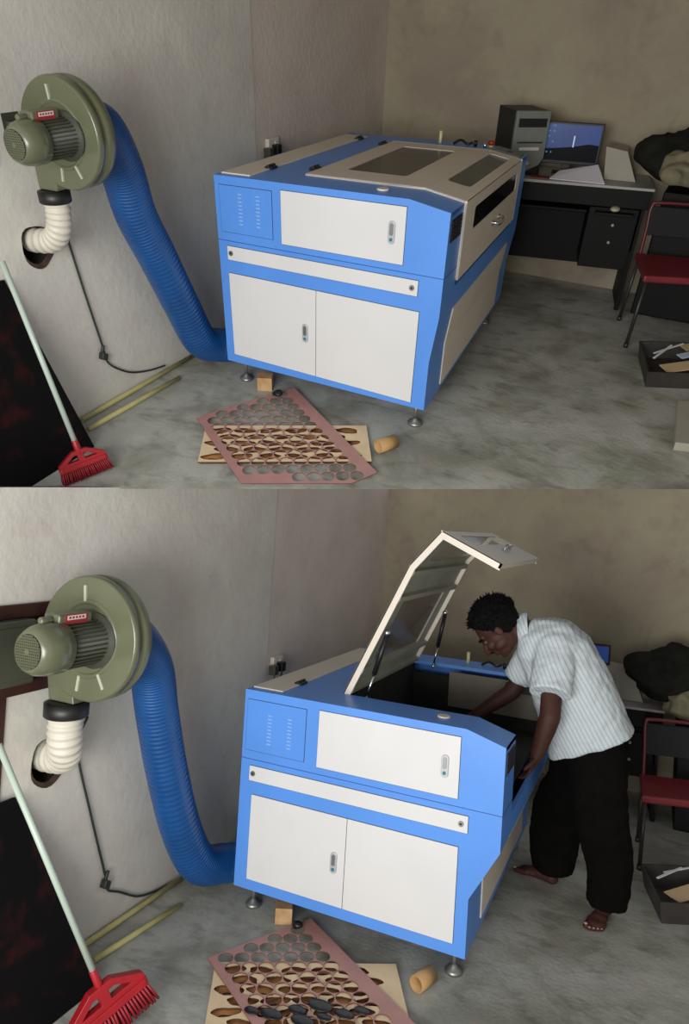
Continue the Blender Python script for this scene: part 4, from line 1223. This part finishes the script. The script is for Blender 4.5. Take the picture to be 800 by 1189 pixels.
# ================================================================== LOWER ROOM
ROOM = 'lower'
shell_lower()
machine('lower', True, 'blue and white laser engraver with its lid raised, in the lower room')
blower((-.150, 1.482), -.97, .250, .068, (-.275, -.925, 1.21),
       [(-.275, -.925, 1.17), (-.275, -.925, 1.09), (-.290, -.905, 1.01), (-.34, -.87, .955), (-.47, -.85, .935)],
       [(-.125, -.842, 1.46), (-.13, -.73, 1.457), (-.16, -.56, 1.30), (-.19, -.46, 1.08), (-.2, -.35, .78), (-.2, -.20, .43), (-.185, -.05, .205), (-.155, .13, .135), (-.09, .235, .12), (-.010, .245, .12)],
       ('grey-green centrifugal blower on the left wall of the lower room', 'white ribbed exhaust duct with black collar, left wall of the lower room',
        'thick blue ribbed suction hose running down to the machine with the raised lid'))
hole_rim(-.865, .925, .092, .092, 'jagged brown hole in the plaster under the blower of the lower room')
cable([(-.414, -.66, 1.06), (-.410, -.713, .929), (-.409, -.60, .584), (-.408, -.485, .267), (-.405, -.47, .20), (-.405, -.382, .147), (-.405, -.252, .066), (-.405, -.13, .03), (-.40, -.02, .02)],
      (-.400, -.49, .235), 'thin dark cable with a plug hanging on the left wall of the lower room')
socket(1.015, 1.018, 'white wall socket above the machine with the raised lid', ['grey plug in the wall socket behind the opened machine', 'black plug in the wall socket behind the opened machine'])
poles([((-.28, -.67, .0145), (-.228, -.131, .0145)), ((-.395, -.62, .0145), (-.385, .10, .0145))],
      ['pale yellow pole lying free on the floor of the lower room', 'pale yellow pole against the left wall of the lower room'], 'pale poles in the lower room')
leaning_board([(-.150, -.76, .001), (-.385, -1.05, .835), (-.385, -2.2, .835), (-.150, -2.0, .001)], 'black board leaning on the left wall of the lower room')
broom((.055, -.96, .130), (-.31, -1.21, 1.10), (.45, .9, 0), 'red broom with a white handle leaning by the board, lower room')
timber_frame(-1.30, -.56, 1.235, 1.60, 'maroon timber frame behind the blower in the lower room', 'grey switch box in the maroon frame, lower room', '')
post('maroon door post at the left edge of the lower room', -1.3, -1.10, 1.235)
wood_block([(.258, -.015), (.335, .020), (.300, .088), (.223, .053)], .080, 'small pine block beside the opened machine, lower room')
wq = scraps('lower', (.405, .085), (.846, -.533), (-.45, -.893), .57, 1.05, (.19, -.42), (.875, .484), .81, .46,
       ['pink perforated sheet with a plain band, on the lower room floor', 'pale plywood sheet full of cut-outs, lower room', 'scorched brown sheet under the plywood, lower room'])
lump(.385, -.02, .026, 'small black stone on the tip of the pink sheet, lower room')
tube_piece(1.05, -.09, radians(70), 'short cardboard tube beside the plywood, lower room')
oval_bits([(.497, -.61), (.575, -.588), (.654, -.516), (.725, -.448), (.766, -.50), (.831, -.444), (.885, -.392), (.70, -.56)], .027, 'flat black disc put in for a dark hole in the lower room scrap sheets', 'black discs for dark holes on the lower room scrap sheets')
F = desk(.95, 2.30, radians(6), 1.05, .52, .80, 'black computer desk with pale top behind the bending man')
monitor(F, .26, .24, .80, .42, .27, 'flat black monitor with a blue picture, lower room desk', .12)
m = MB(); m.box(2.08, 2.36, 0, 2.75, 2.90, .78)
tag(build(m, 'storage_chest', DESK, base=(2.4, 2.5, 0), bevel=.01), 'black chest buried under the clothes, lower room', 'chest')
m = MB(); m.hexa([F(.70, .20, .802), F(.92, .18, .802), F(.94, .44, .802), F(.72, .46, .802), F(.66, .22, 1.04), F(.84, .20, 1.02), F(.86, .42, 1.02), F(.68, .44, 1.04)])
tag(build(m, 'document_carton', PAPERG, base=F(.8, .3, .802), bevel=.003), 'grey carton between monitor and jacket, lower room', 'carton')
heap((2.02, 2.56, 1.03), (.32, .24, .20), CLOTHD, 'charcoal jacket heaped behind the bending man', 'jacket', 'jacket', .07, 3, fr=4)
heap((2.13, 2.34, .88), (.15, .13, .12), CLOTHK, 'khaki cloth below the charcoal jacket, lower room', 'khaki_cloth', 'cloth', .06, 8)
steel_chair([(1.88, 1.60), (2.30, 1.72), (2.24, 2.10), (1.86, 2.02)], .45, (3, 2, .36), 'maroon steel chair standing behind the bending man')
scrap_box([(2.0, 1.02), (2.34, 1.18), (2.25, 1.56), (1.91, 1.40)], .12, 'grey tray of scraps at the right edge of the lower room', [
    (.40, .28, .11, .18, .11, .35, mat('tan_board', lin(206, 180, 140), .6), 'wood_offcut', 'tan offcut in the lower room tray'),
    (.30, .72, .135, .20, .014, .5, PAPER, 'white_strip', 'white strip sticking up in the lower room tray'),
    (.45, .80, .14, .18, .012, .2, PAPER, 'white_strip', 'second white strip at the back of the lower room tray')], 2)
person()

# ------------------------------------------------------------------ light: added area lamps for assumed daylight from behind the camera; no doorway built
def area(name, room, loc, target, sx, sy, power, col):
    d = bpy.data.lights.new(name, 'AREA'); d.shape = 'RECTANGLE'; d.size = sx; d.size_y = sy; d.energy = power; d.color = col
    o = bpy.data.objects.new(name, d); COL.objects.link(o)
    l, t = V(loc), V(target); q = (t - l).to_track_quat('-Z', 'Y')
    o.matrix_world = WORLD[room] @ (Matrix.Translation(l) @ q.to_matrix().to_4x4())
    return o
area('added_daylight_lamp', 'upper', (1.5, -5.0, 1.9), (.5, .5, .7), 2.6, 1.8, 150, (1, .995, .97))
area('added_daylight_lamp', 'lower', (1.2, -3.7, 1.4), (.4, .3, .6), 2.0, 1.3, 31, (1, .995, .97))
w = bpy.data.worlds.new('world'); SC.world = w; w.use_nodes = True
w.node_tree.nodes['Background'].inputs[0].default_value = (*lin(214, 216, 222), 1)
w.node_tree.nodes['Background'].inputs[1].default_value = .68

SC.view_settings.view_transform = 'Standard'
SC.view_settings.look = 'None'
SC.view_settings.exposure = .14
SC.view_settings.gamma = 1
SC.view_settings.use_curve_mapping = False
# drop helper properties
for o in SC.objects:
    if 'org' in o: del o['org']
